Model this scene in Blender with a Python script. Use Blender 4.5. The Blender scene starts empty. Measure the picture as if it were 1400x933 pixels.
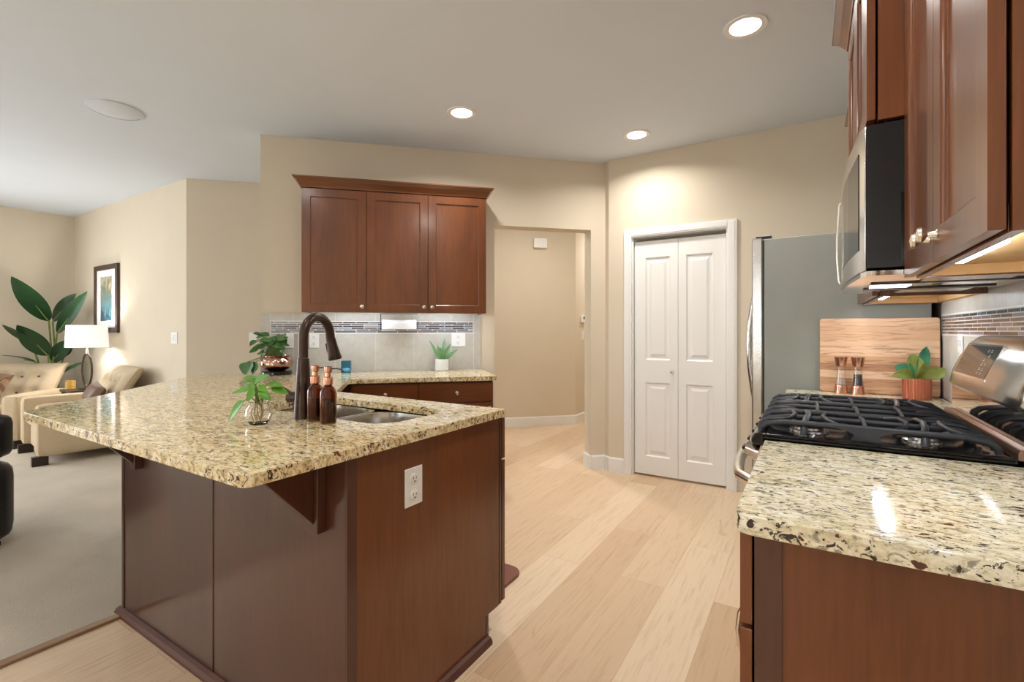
import bpy, bmesh, math, random
from mathutils import Matrix, Vector
R_ = math.radians
S2 = 2 ** -.5
random.seed(7)
scn = bpy.context.scene
COL = scn.collection

# ------------------------------------------------------------------ camera, world, light, exposure
cam = bpy.data.cameras.new('camera'); camo = bpy.data.objects.new('camera', cam); COL.objects.link(camo)
camo.location = (0, 0, 1.237); camo.rotation_euler = (R_(90), 0, R_(31.92))
cam.sensor_width = 36; cam.lens = 655.5 / 1400 * 36; cam.shift_y = -13.9 / 1400
cam.clip_start = .02
scn.camera = camo
scn.view_settings.view_transform = 'Standard'; scn.view_settings.look = 'None'
scn.view_settings.gamma = 1; scn.view_settings.use_curve_mapping = False
scn.view_settings.exposure = 0.0

world = bpy.data.worlds.new('world'); scn.world = world; world.use_nodes = True
bg = world.node_tree.nodes['Background']; bg.inputs[0].default_value = (.75, .85, 1, 1); bg.inputs[1].default_value = 1.0

def area(name, loc, rot, sx, sy, power, col=(1, 1, 1), spread=180):
    l = bpy.data.lights.new(name, 'AREA'); l.shape = 'RECTANGLE'; l.size = sx; l.size_y = sy
    l.energy = power; l.color = col; l.spread = R_(spread)
    o = bpy.data.objects.new(name, l); COL.objects.link(o); o.location = loc
    o.rotation_euler = rot
    return o
# daylight entering by the windows behind and to the left of the camera
area('patio_daylight', (-3.9, -3.32, 1.15), (R_(90), 0, R_(180)), 2.2, 2.0, 150, (.93, .97, 1))
area('kitchen_daylight', (-.7, -3.32, 1.5), (R_(90), 0, R_(180)), 1.5, 1.1, 80, (.93, .97, 1))
area('living_daylight', (-8.15, -.9, 1.45), (R_(90), 0, R_(-90)), 2.4, 1.6, 120, (.93, .97, 1))

# ------------------------------------------------------------------ materials
def srgb(r, g, b):
    f = lambda c: (c / 255 / 12.92) if c / 255 <= .04045 else ((c / 255 + .055) / 1.055) ** 2.4
    return (f(r), f(g), f(b), 1)
class NT:
    def __init__(s, name):
        s.m = bpy.data.materials.new(name); s.m.use_nodes = True; s.t = s.m.node_tree
        s.b = s.t.nodes['Principled BSDF']
    def n(s, typ, **kw):
        o = s.t.nodes.new(typ)
        for k, v in kw.items():
            if k.startswith('i_'): 
                key = k[2:].replace('_', ' ')
                o.inputs[key].default_value = v
            else: setattr(o, k, v)
        return o
    def l(s, a, b): s.t.links.new(a, b)
    def coords(s, scale=(1, 1, 1), rot=(0, 0, 0), loc=(0, 0, 0)):
        tc = s.n('ShaderNodeTexCoord'); mp = s.n('ShaderNodeMapping')
        mp.inputs['Scale'].default_value = scale; mp.inputs['Rotation'].default_value = rot; mp.inputs['Location'].default_value = loc
        s.l(tc.outputs['Object'], mp.inputs[0]); return mp.outputs[0]
    def noise(s, vec, scale, detail=3, rough=.5, dist=0):
        o = s.n('ShaderNodeTexNoise'); o.inputs['Scale'].default_value = scale; o.inputs['Detail'].default_value = detail
        o.inputs['Roughness'].default_value = rough; o.inputs['Distortion'].default_value = dist
        s.l(vec, o.inputs['Vector']); return o.outputs['Fac']
    def ramp(s, fac, stops, interp='LINEAR'):
        o = s.n('ShaderNodeValToRGB'); o.color_ramp.interpolation = interp
        e = o.color_ramp.elements
        while len(e) < len(stops): e.new(.5)
        for i, (p, c) in enumerate(stops): e[i].position = p; e[i].color = c
        s.l(fac, o.inputs[0]); return o.outputs[0]
    def mix(s, fac, a, b, mode='MIX'):
        o = s.n('ShaderNodeMix', data_type='RGBA', blend_type=mode)
        if isinstance(fac, float): o.inputs[0].default_value = fac
        else: s.l(fac, o.inputs[0])
        for v, k in ((a, 6), (b, 7)):
            if isinstance(v, tuple): o.inputs[k].default_value = v
            else: s.l(v, o.inputs[k])
        return o.outputs[2]
    def col(s, c):
        if isinstance(c, tuple): s.b.inputs['Base Color'].default_value = c
        else: s.l(c, s.b.inputs['Base Color'])
    def p(s, **kw):
        for k, v in kw.items(): s.b.inputs[k.replace('_', ' ')].default_value = v
        return s
    def bump(s, h, strength=.2, dist=.002):
        o = s.n('ShaderNodeBump'); o.inputs['Strength'].default_value = strength; o.inputs['Distance'].default_value = dist
        s.l(h, o.inputs['Height']); s.l(o.outputs[0], s.b.inputs['Normal'])
def plain(name, c, rough=.5, metal=0., vary=.0, vs=20, bump=0, bs=200, **kw):
    t = NT(name); v = t.coords()
    if vary:
        k = t.noise(v, vs, 4)
        a = tuple(x * (1 - vary) for x in c[:3]) + (1,); b = tuple(min(1, x * (1 + vary)) for x in c[:3]) + (1,)
        t.col(t.ramp(k, [(.3, a), (.7, b)]))
    else: t.col(c)
    t.p(Roughness=rough, Metallic=metal, **kw)
    if bump: t.bump(t.noise(v, bs, 3), bump)
    return t.m
def emit(name, c, s):
    t = NT(name); t.p(Base_Color=c, Emission_Color=c, Emission_Strength=s); return t.m
M = {}
M['wall'] = plain('wall_paint', srgb(219, 207, 186), .85, vary=.015, vs=3, bump=.12, bs=260)
M['ceiling'] = plain('ceiling_paint', srgb(220, 227, 236), .9, vary=.01, vs=3, bump=.1, bs=200)
M['white'] = plain('white_trim', srgb(238, 237, 234), .35, vary=.01, vs=5)
M['plastic'] = plain('white_plastic', srgb(240, 240, 238), .3, vary=.01, vs=5)
M['slot'] = plain('dark_slot', srgb(30, 30, 30), .6, vary=.1)
M['steel'] = plain('brushed_steel', srgb(190, 188, 184), .22, 1., vary=.06, vs=30)
M['steel_mirror'] = plain('polished_steel', srgb(205, 200, 195), .06, 1., vary=.03, vs=8)
M['nickel'] = plain('satin_nickel', srgb(225, 218, 205), .25, 1., vary=.03, vs=30)
M['copper'] = plain('copper', srgb(220, 166, 142), .2, 1., vary=.08, vs=60)
M['bronze'] = plain('oil_rubbed_bronze', srgb(74, 60, 54), .3, .85, vary=.15, vs=40)
M['black'] = plain('black_enamel', srgb(14, 14, 16), .12, vary=.1)
M['iron'] = plain('cast_iron', srgb(42, 44, 50), .38, vary=.15, vs=100, bump=.15, bs=500)
M['black_plastic'] = plain('black_plastic', srgb(20, 20, 21), .3, vary=.1)
M['black_leather'] = plain('black_leather', srgb(14, 13, 14), .35, vary=.15, bump=.2, bs=150)
M['fridge_side'] = plain('grey_painted_steel', srgb(142, 145, 138), .42, vary=.03, vs=8, bump=.25, bs=700)
M['fabric'] = plain('cream_upholstery', srgb(198, 178, 148), .9, vary=.04, vs=60, bump=.25, bs=500)
M['button'] = plain('taupe_button', srgb(120, 98, 74), .8, vary=.05)
M['darkwood'] = plain('espresso_wood', srgb(40, 24, 20), .35, vary=.2, vs=20)
M['leaf'] = plain('leaf_green', srgb(92, 154, 44), .4, vary=.35, vs=18)
M['leaf_dark'] = plain('dark_leaf', srgb(30, 66, 36), .38, vary=.3, vs=5)
M['leaf_pothos'] = plain('pothos_leaf', srgb(66, 112, 52), .35, vary=.4, vs=25)
M['leaf_agave'] = plain('agave_leaf', srgb(112, 158, 108), .4, vary=.25, vs=40)
M['leaf_olive'] = plain('olive_leaf', srgb(134, 146, 68), .5, vary=.25, vs=25)
M['leaf_teal'] = plain('teal_leaf', srgb(48, 128, 92), .4, vary=.3, vs=25)
M['stem'] = plain('plant_stem', srgb(122, 140, 70), .5, vary=.2)
M['root'] = plain('pale_roots', srgb(190, 170, 110), .6, vary=.2)
M['ceramic'] = plain('white_ceramic', srgb(236, 238, 238), .35, vary=.02)
M['paper'] = plain('paper', srgb(244, 243, 240), .95, vary=.02, bump=.2, bs=300)
M['shade'] = NT('lamp_shade_linen'); _t = M['shade']; _t.p(Base_Color=srgb(250, 250, 250), Roughness=.9, Emission_Color=(1, .98, .95, 1), Emission_Strength=.45); M['shade'] = _t.m
M['candle'] = plain('amber_glass', srgb(206, 164, 90), .15, vary=.3, vs=60)
M['mat'] = plain('burgundy_brown_mat', srgb(118, 62, 48), .4, vary=.08, bump=.2, bs=300)
M['cab_inside'] = plain('pale_maple', srgb(214, 170, 112), .55, vary=.08, vs=12)
M['pillow'] = NT('striped_pillow'); _t = M['pillow']
_w = _t.n('ShaderNodeTexWave'); _w.inputs['Scale'].default_value = 22; _t.l(_t.coords(), _w.inputs[0])
_t.col(_t.ramp(_w.outputs['Fac'], [(.3, srgb(120, 88, 66)), (.7, srgb(158, 128, 100))])); _t.p(Roughness=.9); M['pillow'] = _t.m
M['throw'] = plain('brown_satin', srgb(112, 80, 62), .5, vary=.2)
M['led'] = emit('led_strip', (.78, .89, 1, 1), 36)
M['can'] = emit('downlight_lens', (1, .97, .92, 1), 9)
M['hoodlamp'] = emit('hood_lamp', (1, .95, .85, 1), 7)
def glass(name, c, rough=0., ior=1.45, w=1.):
    t = NT(name); t.p(Base_Color=c, Roughness=rough, IOR=ior, Transmission_Weight=w); return t.m
M['glass'] = glass('clear_glass', (1, 1, 1, 1))
M['amber'] = glass('amber_bottle_glass', srgb(170, 104, 58), .03)
M['blueglass'] = glass('blue_glass', srgb(50, 150, 200), .08, w=.6)
def wood(name, dark, light, grain='z', rough=.3, s=1., coat=.4, bands=.5):
    t = NT(name)
    sc = {'z': (14, 14, 1.1), 'x': (1.1, 14, 14), 'y': (14, 1.1, 14)}[grain]
    v = t.coords(tuple(a * s for a in sc))
    g = t.noise(v, 5, 8, .62, .4)
    v2 = t.coords(tuple((a ** .5) * s for a in sc)); g2 = t.noise(v2, 1.2, 3, .5, .5)
    mid = tuple((a + b) / 2 for a, b in zip(dark, light))
    c1 = t.ramp(g, [(.3, dark), (.5, mid), (.72, light)])
    c2 = t.ramp(g2, [(.35, dark), (.65, light)])
    t.col(t.mix(bands, c1, c2)); t.p(Roughness=rough, Coat_Weight=coat, Coat_Roughness=.16)
    t.bump(g, .05)
    return t.m
CD, CL = srgb(86, 43, 18), srgb(124, 70, 32)
M['cherry'] = wood('cherry_vertical', CD, CL, 'z')
M['cherry_x'] = wood('cherry_horizontal', CD, CL, 'x')
M['cherry_y'] = wood('cherry_horizontal_y', CD, CL, 'y')
M['cherry_matte'] = wood('cherry_moulding', srgb(78, 42, 28), srgb(104, 60, 42), 'x', .5, coat=0.)
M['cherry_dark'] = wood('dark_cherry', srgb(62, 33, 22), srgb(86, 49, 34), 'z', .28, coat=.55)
def granite(name, base, base2, warm, dark, seed=0, rust=srgb(120, 62, 44), dens=0.):
    t = NT(name)
    def nz(sc, x, y, det=5, rg=.6, dist=.8, st=2.0): return t.noise(t.coords((1, st, 1.3), (0, 0, R_(6)), (seed + x, y, 1)), sc, det, rg, dist)
    c = t.ramp(nz(38, 0, 0), [(.36, base2), (.5, base), (.64, warm)])
    c2 = t.ramp(nz(9, 5, 2, 4), [(.38, (1, 1, 1, 1)), (.62, (.88, .80, .64, 1))])
    c = t.mix(.75, c, c2, 'MULTIPLY')
    grey = t.ramp(nz(34, 7, 3, 5, .6, .6, 1.7), [(.56, (0, 0, 0, 1)), (.62, (.85, .85, .85, 1))])
    c = t.mix(grey, c, tuple(x * .42 for x in base2[:3]) + (1,))
    k = t.ramp(nz(44, 3, 9, 4, .6, .9, 2.1), [(.585 - dens, (0, 0, 0, 1)), (.62 - dens, (1, 1, 1, 1))])
    c = t.mix(k, c, dark)
    k = t.ramp(nz(95, 1, 4, 3, .6, .5, 1.8), [(.62 - dens, (0, 0, 0, 1)), (.66 - dens, (1, 1, 1, 1))])
    c = t.mix(k, c, dark)
    r = t.ramp(nz(30, 13, 9, 3, .5, .3, 1.5), [(.66, (0, 0, 0, 1)), (.69, (1, 1, 1, 1))])
    c = t.mix(r, c, rust)
    t.col(c); t.p(Roughness=.08); t.b.inputs['Specular IOR Level'].default_value = .6
    return t.m
M['granite'] = granite('golden_granite', srgb(238, 220, 178), srgb(204, 180, 132), srgb(252, 243, 214), srgb(66, 50, 40), 0)
M['granite2'] = granite('cream_granite', srgb(236, 229, 203), srgb(204, 195, 166), srgb(250, 247, 234), srgb(58, 48, 44), 11, srgb(92, 52, 44))
def planks():
    t = NT('oak_plank_floor')
    tc = t.n('ShaderNodeTexCoord'); sx = t.n('ShaderNodeSeparateXYZ'); t.l(tc.outputs['Object'], sx.inputs[0])
    cb = t.n('ShaderNodeCombineXYZ'); ad = t.n('ShaderNodeMath', operation='ADD'); ad.inputs[1].default_value = 0.376 + 22
    ay = t.n('ShaderNodeMath', operation='ADD'); ay.inputs[1].default_value = 12.1
    t.l(sx.outputs[0], ad.inputs[0]); t.l(sx.outputs[1], ay.inputs[0]); t.l(ay.outputs[0], cb.inputs[0]); t.l(ad.outputs[0], cb.inputs[1])
    br = t.n('ShaderNodeTexBrick'); t.l(cb.outputs[0], br.inputs[0])
    br.inputs['Color1'].default_value = (0, 0, 0, 1); br.inputs['Color2'].default_value = (1, 1, 1, 1); br.inputs['Mortar'].default_value = (.5, .5, .5, 1)
    br.inputs['Scale'].default_value = 1; br.inputs['Brick Width'].default_value = 1.5; br.inputs['Row Height'].default_value = .22
    br.inputs['Mortar Size'].default_value = .0012; br.offset = .37; br.offset_frequency = 2
    base = t.ramp(br.outputs['Color'], [(0, srgb(204, 172, 138)), (.35, srgb(218, 190, 158)), (.7, srgb(228, 204, 174)), (1, srgb(210, 178, 144))])
    # grain shifts with each plank
    mp = t.n('ShaderNodeMixRGB') if False else None
    vm = t.n('ShaderNodeVectorMath', operation='MULTIPLY_ADD'); t.l(br.outputs['Color'], vm.inputs[0]); vm.inputs[1].default_value = (9, 9, 9); t.l(tc.outputs['Object'], vm.inputs[2])
    mm = t.n('ShaderNodeMapping'); mm.inputs['Scale'].default_value = (20, 1.2, 1); t.l(vm.outputs[0], mm.inputs[0])
    g = t.noise(mm.outputs[0], 3.2, 9, .66, .35)
    c = t.mix(.8, base, t.ramp(g, [(.30, (.78, .70, .62, 1)), (.5, (1, 1, 1, 1)), (.75, (1.0, .98, .95, 1))]), 'MULTIPLY')
    m3 = t.n('ShaderNodeMapping'); m3.inputs['Scale'].default_value = (4, 1.3, 1); t.l(vm.outputs[0], m3.inputs[0])
    kn = t.ramp(t.noise(m3.outputs[0], 2.6, 3, .5, 1.5), [(.70, (1, 1, 1, 1)), (.80, (.78, .68, .58, 1))])
    c = t.mix(.8, c, kn, 'MULTIPLY')
    mo = t.ramp(br.outputs['Fac'], [(0, (1, 1, 1, 1)), (1, (.78, .7, .6, 1))])
    c = t.mix(1., c, mo, 'MULTIPLY')
    t.col(c); t.p(Roughness=.42); t.bump(g, .06)
    return t.m
M['planks'] = planks()
def carpet():
    t = NT('beige_carpet'); v = t.coords()
    g = t.noise(v, 260, 4, .7)
    t.col(t.mix(.6, t.ramp(g, [(.3, srgb(172, 162, 146)), (.7, srgb(230, 217, 198))]), t.ramp(t.noise(v, 2.5, 3), [(.3, srgb(200, 191, 176)), (.7, srgb(222, 210, 191))])))
    t.p(Roughness=1.); t.b.inputs['Specular IOR Level'].default_value = .05
    t.bump(g, .8, .006); return t.m
M['carpet'] = carpet()
def brickmat(name, ax, w, h, mortar, off, stops, mcol, loc=(0, 0), rough=.4, interp='LINEAR', mottle=.0, freq=2):
    t = NT(name); tc = t.n('ShaderNodeTexCoord'); sx = t.n('ShaderNodeSeparateXYZ'); t.l(tc.outputs['Object'], sx.inputs[0])
    cb = t.n('ShaderNodeCombineXYZ')
    for i, (a, o) in enumerate(((ax, loc[0]), (2, loc[1]))):
        ad = t.n('ShaderNodeMath', operation='ADD'); ad.inputs[1].default_value = o
        t.l(sx.outputs[a], ad.inputs[0]); t.l(ad.outputs[0], cb.inputs[i])
    br = t.n('ShaderNodeTexBrick'); t.l(cb.outputs[0], br.inputs[0]); br.inputs['Scale'].default_value = 1
    br.inputs['Color1'].default_value = (0, 0, 0, 1); br.inputs['Color2'].default_value = (1, 1, 1, 1); br.inputs['Mortar'].default_value = (.5, .5, .5, 1)
    br.inputs['Brick Width'].default_value = w; br.inputs['Row Height'].default_value = h; br.inputs['Mortar Size'].default_value = mortar
    br.inputs['Mortar Smooth'].default_value = 0; br.offset = off; br.offset_frequency = freq; br.squash = 1.6 if w < .2 else 1; br.squash_frequency = 3
    c = t.ramp(br.outputs['Color'], stops, interp)
    if mottle:
        n = t.noise(t.coords((1, 1, 1)), 14, 6, .65, .5)
        c = t.mix(mottle, c, t.ramp(n, [(.3, (.72, .69, .65, 1)), (.7, (1, 1, 1, 1))]), 'MULTIPLY')
    c = t.mix(br.outputs['Fac'], c, mcol)
    t.col(c); t.p(Roughness=rough)
    return t.m
mos = [(0, srgb(40, 34, 36)), (.14, srgb(96, 92, 98)), (.26, srgb(66, 66, 80)), (.36, srgb(50, 42, 46)), (.46, srgb(150, 148, 150)), (.54, srgb(98, 74, 62)), (.64, srgb(92, 102, 124)), (.76, srgb(58, 50, 56)), (.88, srgb(126, 128, 140))]
tile_st = [(0, srgb(196, 192, 184)), (1, srgb(210, 206, 198))]
def quilt(name): pass
def board_mat():
    t = NT('teak_board'); tc = t.n('ShaderNodeTexCoord'); sx = t.n('ShaderNodeSeparateXYZ'); t.l(tc.outputs['Object'], sx.inputs[0])
    cb = t.n('ShaderNodeCombineXYZ'); ad = t.n('ShaderNodeMath', operation='ADD'); ad.inputs[1].default_value = 9.7; t.l(sx.outputs[0], ad.inputs[0]); t.l(ad.outputs[0], cb.inputs[0]); t.l(sx.outputs[2], cb.inputs[1])
    br = t.n('ShaderNodeTexBrick'); t.l(cb.outputs[0], br.inputs[0]); br.inputs['Scale'].default_value = 1
    br.inputs['Color1'].default_value = (0, 0, 0, 1); br.inputs['Color2'].default_value = (1, 1, 1, 1); br.inputs['Mortar'].default_value = (.5, .5, .5, 1)
    br.inputs['Brick Width'].default_value = 40; br.inputs['Row Height'].default_value = .0385; br.inputs['Mortar Size'].default_value = .0004; br.offset = .43
    base = t.ramp(br.outputs['Color'], [(0, srgb(168, 116, 82)), (.35, srgb(228, 184, 146)), (.7, srgb(238, 204, 170)), (1, srgb(204, 152, 112))])
    g = t.noise(t.coords((1.6, 10, 22)), 3.2, 6, .62, 1.2)
    t.col(t.mix(.85, base, t.ramp(g, [(.34, (.5, .38, .32, 1)), (.5, (1, 1, 1, 1))]), 'MULTIPLY')); t.p(Roughness=.5); return t.m
M['teak'] = board_mat()
def print_mat():
    t = NT('abstract_print'); v = t.coords((4, 1, 2.2)); n = t.noise(v, 2.4, 5, .6, 1.2)
    g = t.n('ShaderNodeSeparateXYZ'); tc = t.n('ShaderNodeTexCoord'); t.l(tc.outputs['Object'], g.inputs[0])
    ad = t.n('ShaderNodeMath', operation='MULTIPLY_ADD'); ad.inputs[1].default_value = 1.2; ad.inputs[2].default_value = .1; t.l(g.outputs[2], ad.inputs[0])
    sm = t.n('ShaderNodeMath', operation='MULTIPLY_ADD'); t.l(n, sm.inputs[0]); sm.inputs[1].default_value = .9; t.l(ad.outputs[0], sm.inputs[2])
    t.col(t.ramp(sm.outputs[0], [(.3, srgb(34, 66, 78)), (.5, srgb(84, 124, 136)), (.66, srgb(118, 122, 104)), (.8, srgb(196, 184, 154)), (1, srgb(134, 158, 166))])); t.p(Roughness=.25); return t.m
M['print'] = print_mat()

# ------------------------------------------------------------------ mesh helpers
class MB:
    def __init__(s, xf=None): s.v = []; s.f = []; s.x = xf or Matrix()
    def add(s, vs, fs):
        k = len(s.v); s.v += [s.x @ Vector(p) for p in vs]; s.f += [tuple(i + k for i in f) for f in fs]; return s
    def box(s, x0, x1, y0, y1, z0, z1):
        x0, x1 = sorted((x0, x1)); y0, y1 = sorted((y0, y1)); z0, z1 = sorted((z0, z1))
        return s.add([(x0, y0, z0), (x1, y0, z0), (x1, y1, z0), (x0, y1, z0), (x0, y0, z1), (x1, y0, z1), (x1, y1, z1), (x0, y1, z1)],
                     [(3, 2, 1, 0), (4, 5, 6, 7), (0, 1, 5, 4), (1, 2, 6, 5), (2, 3, 7, 6), (3, 0, 4, 7)])
    def prism(s, poly, z0, z1):           # polygon in xy, extruded in z
        n = len(poly)
        return s.add([(p[0], p[1], z0) for p in poly] + [(p[0], p[1], z1) for p in poly],
                     [tuple(range(n))[::-1], tuple(range(n, 2 * n))] + [(i, (i + 1) % n, n + (i + 1) % n, n + i) for i in range(n)])
    def prism_ax(s, poly, a0, a1, ax='y'):  # polygon (u,z) extruded along x or y
        n = len(poly)
        q = (lambda a, p: (a, p[0], p[1])) if ax == 'x' else (lambda a, p: (p[0], a, p[1]))
        return s.add([q(a0, p) for p in poly] + [q(a1, p) for p in poly],
                     [tuple(range(n)), tuple(range(n, 2 * n))[::-1]] + [(i, n + i, n + (i + 1) % n, (i + 1) % n) for i in range(n)])
    def lathe(s, prof, c=(0, 0, 0), seg=24, ax='z', cap=True, ribs=0):
        def q(r, h, a):
            if ribs: r = r * (1 - .03 * (int(round(a / (2 * math.pi) * seg)) % 2))
            u, w = r * math.cos(a), r * math.sin(a)
            p = {'z': (u, w, h), 'y': (u, h, w), 'x': (h, u, w)}[ax]
            return (p[0] + c[0], p[1] + c[1], p[2] + c[2])
        n = len(prof); vs = [q(r, h, 2 * math.pi * j / seg) for (r, h) in prof for j in range(seg)]
        fs = [(i * seg + j, i * seg + (j + 1) % seg, (i + 1) * seg + (j + 1) % seg, (i + 1) * seg + j) for i in range(n - 1) for j in range(seg)]
        if cap:
            if prof[0][0] > 1e-6: fs.append(tuple(range(seg))[::-1])
            if prof[-1][0] > 1e-6: fs.append(tuple(range((n - 1) * seg, n * seg)))
        return s.add(vs, fs)
    def tube(s, pts, r, seg=10, flat=1.):
        pts = [Vector(p) for p in pts]; n = len(pts); rs = r if isinstance(r, (list, tuple)) else [r] * n
        vs = []; up = None
        for i, p in enumerate(pts):
            t = (pts[min(i + 1, n - 1)] - pts[max(i - 1, 0)]).normalized()
            if up is None:
                up = Vector((0, 0, 1)) if abs(t.z) < .9 else Vector((1, 0, 0))
            a = t.cross(up).normalized(); b = a.cross(t).normalized(); up = b
            for j in range(seg):
                g = 2 * math.pi * j / seg
                vs.append(p + a * math.cos(g) * rs[i] * flat + b * math.sin(g) * rs[i])
        fs = [(i * seg + j, i * seg + (j + 1) % seg, (i + 1) * seg + (j + 1) % seg, (i + 1) * seg + j) for i in range(n - 1) for j in range(seg)]
        fs += [tuple(range(seg))[::-1], tuple(range((n - 1) * seg, n * seg))]
        return s.add(vs, fs)
    def slab(s, x0, x1, z0, z1, yf, th, panels=(), rings=((0, 0), (.006, .009))):
        """a door or drawer front facing -y; panels sharing x cuts are sunk by rings of (inset, depth)"""
        xs = sorted({x0, x1} | {a for p in panels for a in p[:2]}); zs = sorted({z0, z1} | {a for p in panels for a in p[2:]})
        for i in range(len(xs) - 1):
            for j in range(len(zs) - 1):
                a, b, c, d = xs[i], xs[i + 1], zs[j], zs[j + 1]
                if any(abs(p[0] - a) < 1e-6 and abs(p[1] - b) < 1e-6 and abs(p[2] - c) < 1e-6 and abs(p[3] - d) < 1e-6 for p in panels):
                    vs = []
                    for ins, dep in rings: vs += [(a + ins, yf + dep, c + ins), (b - ins, yf + dep, c + ins), (b - ins, yf + dep, d - ins), (a + ins, yf + dep, d - ins)]
                    fs = []
                    for k in range(len(rings) - 1):
                        for m in range(4): fs.append((k * 4 + m, k * 4 + (m + 1) % 4, k * 4 + 4 + (m + 1) % 4, k * 4 + 4 + m))
                    k = len(rings) * 4 - 4; fs.append((k, k + 1, k + 2, k + 3)); s.add(vs, fs)
                else: s.add([(a, yf, c), (b, yf, c), (b, yf, d), (a, yf, d)], [(0, 1, 2, 3)])
        y1 = yf + th
        s.add([(x0, yf, z0), (x1, yf, z0), (x1, yf, z1), (x0, yf, z1), (x0, y1, z0), (x1, y1, z0), (x1, y1, z1), (x0, y1, z1)],
              [(4, 7, 6, 5), (0, 4, 5, 1), (1, 5, 6, 2), (2, 6, 7, 3), (3, 7, 4, 0)])
        return s
    def leaf(s, base, d, up, L, W, droop=.3, fold=.25, n=9, peak=.45, th=.0012):
        d = Vector(d).normalized(); up = Vector(up); side = d.cross(up).normalized(); up = side.cross(d).normalized(); base = Vector(base)
        vs = []
        for i in range(n + 1):
            t = i / n; w = W / 2 * (math.sin(math.pi * t ** (math.log(.5) / math.log(peak))) ** .8 if 0 < t < 1 else 0) + (.0005 if t in (0, 1) else 0)
            p = base + d * L * t + Vector((0, 0, -1)) * droop * L * t * t
            for u in (-1, -.5, 0, .5, 1):
                vs.append(p + side * w * u + up * (abs(u) * w * fold))
        m = len(vs); vs += [v - up * th for v in vs]
        fs = []
        for i in range(n):
            for j in range(4):
                a = i * 5 + j; fs.append((a, a + 1, a + 6, a + 5)); fs.append((m + a, m + a + 5, m + a + 6, m + a + 1))
        for i in range(n):
            a = i * 5; fs.append((a, a + 5, m + a + 5, m + a)); a += 4; fs.append((a, m + a, m + a + 5, a + 5))
        return s.add(vs, fs)
    def cushion(s, x0, x1, y0, y1, z0, z1, r=.05, n=8, puff=.3):
        """rounded soft block"""
        cx, cy, cz = (x0 + x1) / 2, (y0 + y1) / 2, (z0 + z1) / 2; hx, hy, hz = (x1 - x0) / 2, (y1 - y0) / 2, (z1 - z0) / 2
        bm = bmesh.new(); bmesh.ops.create_cube(bm, size=2); bmesh.ops.subdivide_edges(bm, edges=bm.edges, cuts=n, use_grid_fill=True)
        vs = []
        for v in bm.verts:
            q = Vector((v.co.x * hx, v.co.y * hy, v.co.z * hz)); rr = min(r, hx, hy, hz)
            c = Vector((max(-hx + rr, min(hx - rr, q.x)), max(-hy + rr, min(hy - rr, q.y)), max(-hz + rr, min(hz - rr, q.z))))
            dd = q - c
            if dd.length > 1e-6: q = c + dd.normalized() * rr
            vs.append((q.x + cx, q.y + cy, q.z + cz))
        bm.verts.index_update(); fs = [tuple(v.index for v in f.verts) for f in bm.faces]; bm.free()
        return s.add(vs, fs)

def mkobj(name, mb, mat, parent=None, inv=None, smooth=False, bevel=0, seg=2, sub=0):
    me = bpy.data.meshes.new(name)
    vs = [(inv @ v if inv else v) for v in mb.v]
    me.from_pydata([tuple(v) for v in vs], [], mb.f); me.validate()
    bm = bmesh.new(); bm.from_mesh(me); bmesh.ops.recalc_face_normals(bm, faces=bm.faces); bm.to_mesh(me); bm.free()
    if smooth:
        me.polygons.foreach_set('use_smooth', [True] * len(me.polygons))
        try: me.set_sharp_from_angle(angle=R_(smooth if smooth is not True else 38))
        except Exception: pass
    me.materials.append(mat if not isinstance(mat, str) else M[mat])
    o = bpy.data.objects.new(name, me); COL.objects.link(o)
    if parent: o.parent = parent
    if bevel:
        b = o.modifiers.new('bevel', 'BEVEL'); b.width = bevel; b.segments = seg; b.limit_method = 'ANGLE'; b.angle_limit = R_(40)
    if sub:
        b = o.modifiers.new('sub', 'SUBSURF'); b.levels = sub; b.render_levels = sub
    return o
class Thing:
    def __init__(s, name, label, cat, loc=(0, 0, 0), rotz=0, group=None, kind=None):
        o = bpy.data.objects.new(name, None); COL.objects.link(o); s.o = o; o.empty_display_size = .1
        o.location = loc; o.rotation_euler = (0, 0, R_(rotz))
        if kind: o['kind'] = kind
        if label: o['label'] = label; o['category'] = cat
        if group: o['group'] = group
        s.m = Matrix.Translation(loc) @ Matrix.Rotation(R_(rotz), 4, 'Z'); s.inv = s.m.inverted()
    def mb(s, xf=None): return MB(s.m @ xf if xf else s.m)     # local coordinates
    def part(s, name, mb, mat, parent=None, label=None, **kw):
        o = mkobj(name, mb, mat, parent or s.o, s.inv, **kw)
        if label: o['label'] = label
        return o
def solo(name, mb, mat, label, cat, loc=(0, 0, 0), rotz=0, group=None, kind=None, **kw):
    m = Matrix.Translation(loc) @ Matrix.Rotation(R_(rotz), 4, 'Z')
    o = mkobj(name, mb, mat, None, m.inverted(), **kw); o.location = loc; o.rotation_euler = (0, 0, R_(rotz))
    if label: o['label'] = label; o['category'] = cat
    if group: o['group'] = group
    if kind: o['kind'] = kind
    return o
def struct(name, mb, mat, **kw): return solo(name, mb, mat, None, None, kind='structure', **kw)
def copy_thing(root, loc, rotz, label, group=None):
    def cp(o, par):
        c = o.copy(); COL.objects.link(c)
        if par: c.parent = par
        for ch in o.children: cp(ch, c)
        return c
    c = cp(root, None); c.location = loc; c.rotation_euler = (0, 0, R_(rotz)); c['label'] = label
    if group: c['group'] = group
    return c

H = 2.74
WC = Matrix.Translation((-3.574, 2.096, 0)) @ Matrix.Rotation(R_(45), 4, 'Z')   # angled wall: local x along the wall, -y into the kitchen
def wc(x, y, z=0): v = WC @ Vector((x, y, z)); return tuple(v)

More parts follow.
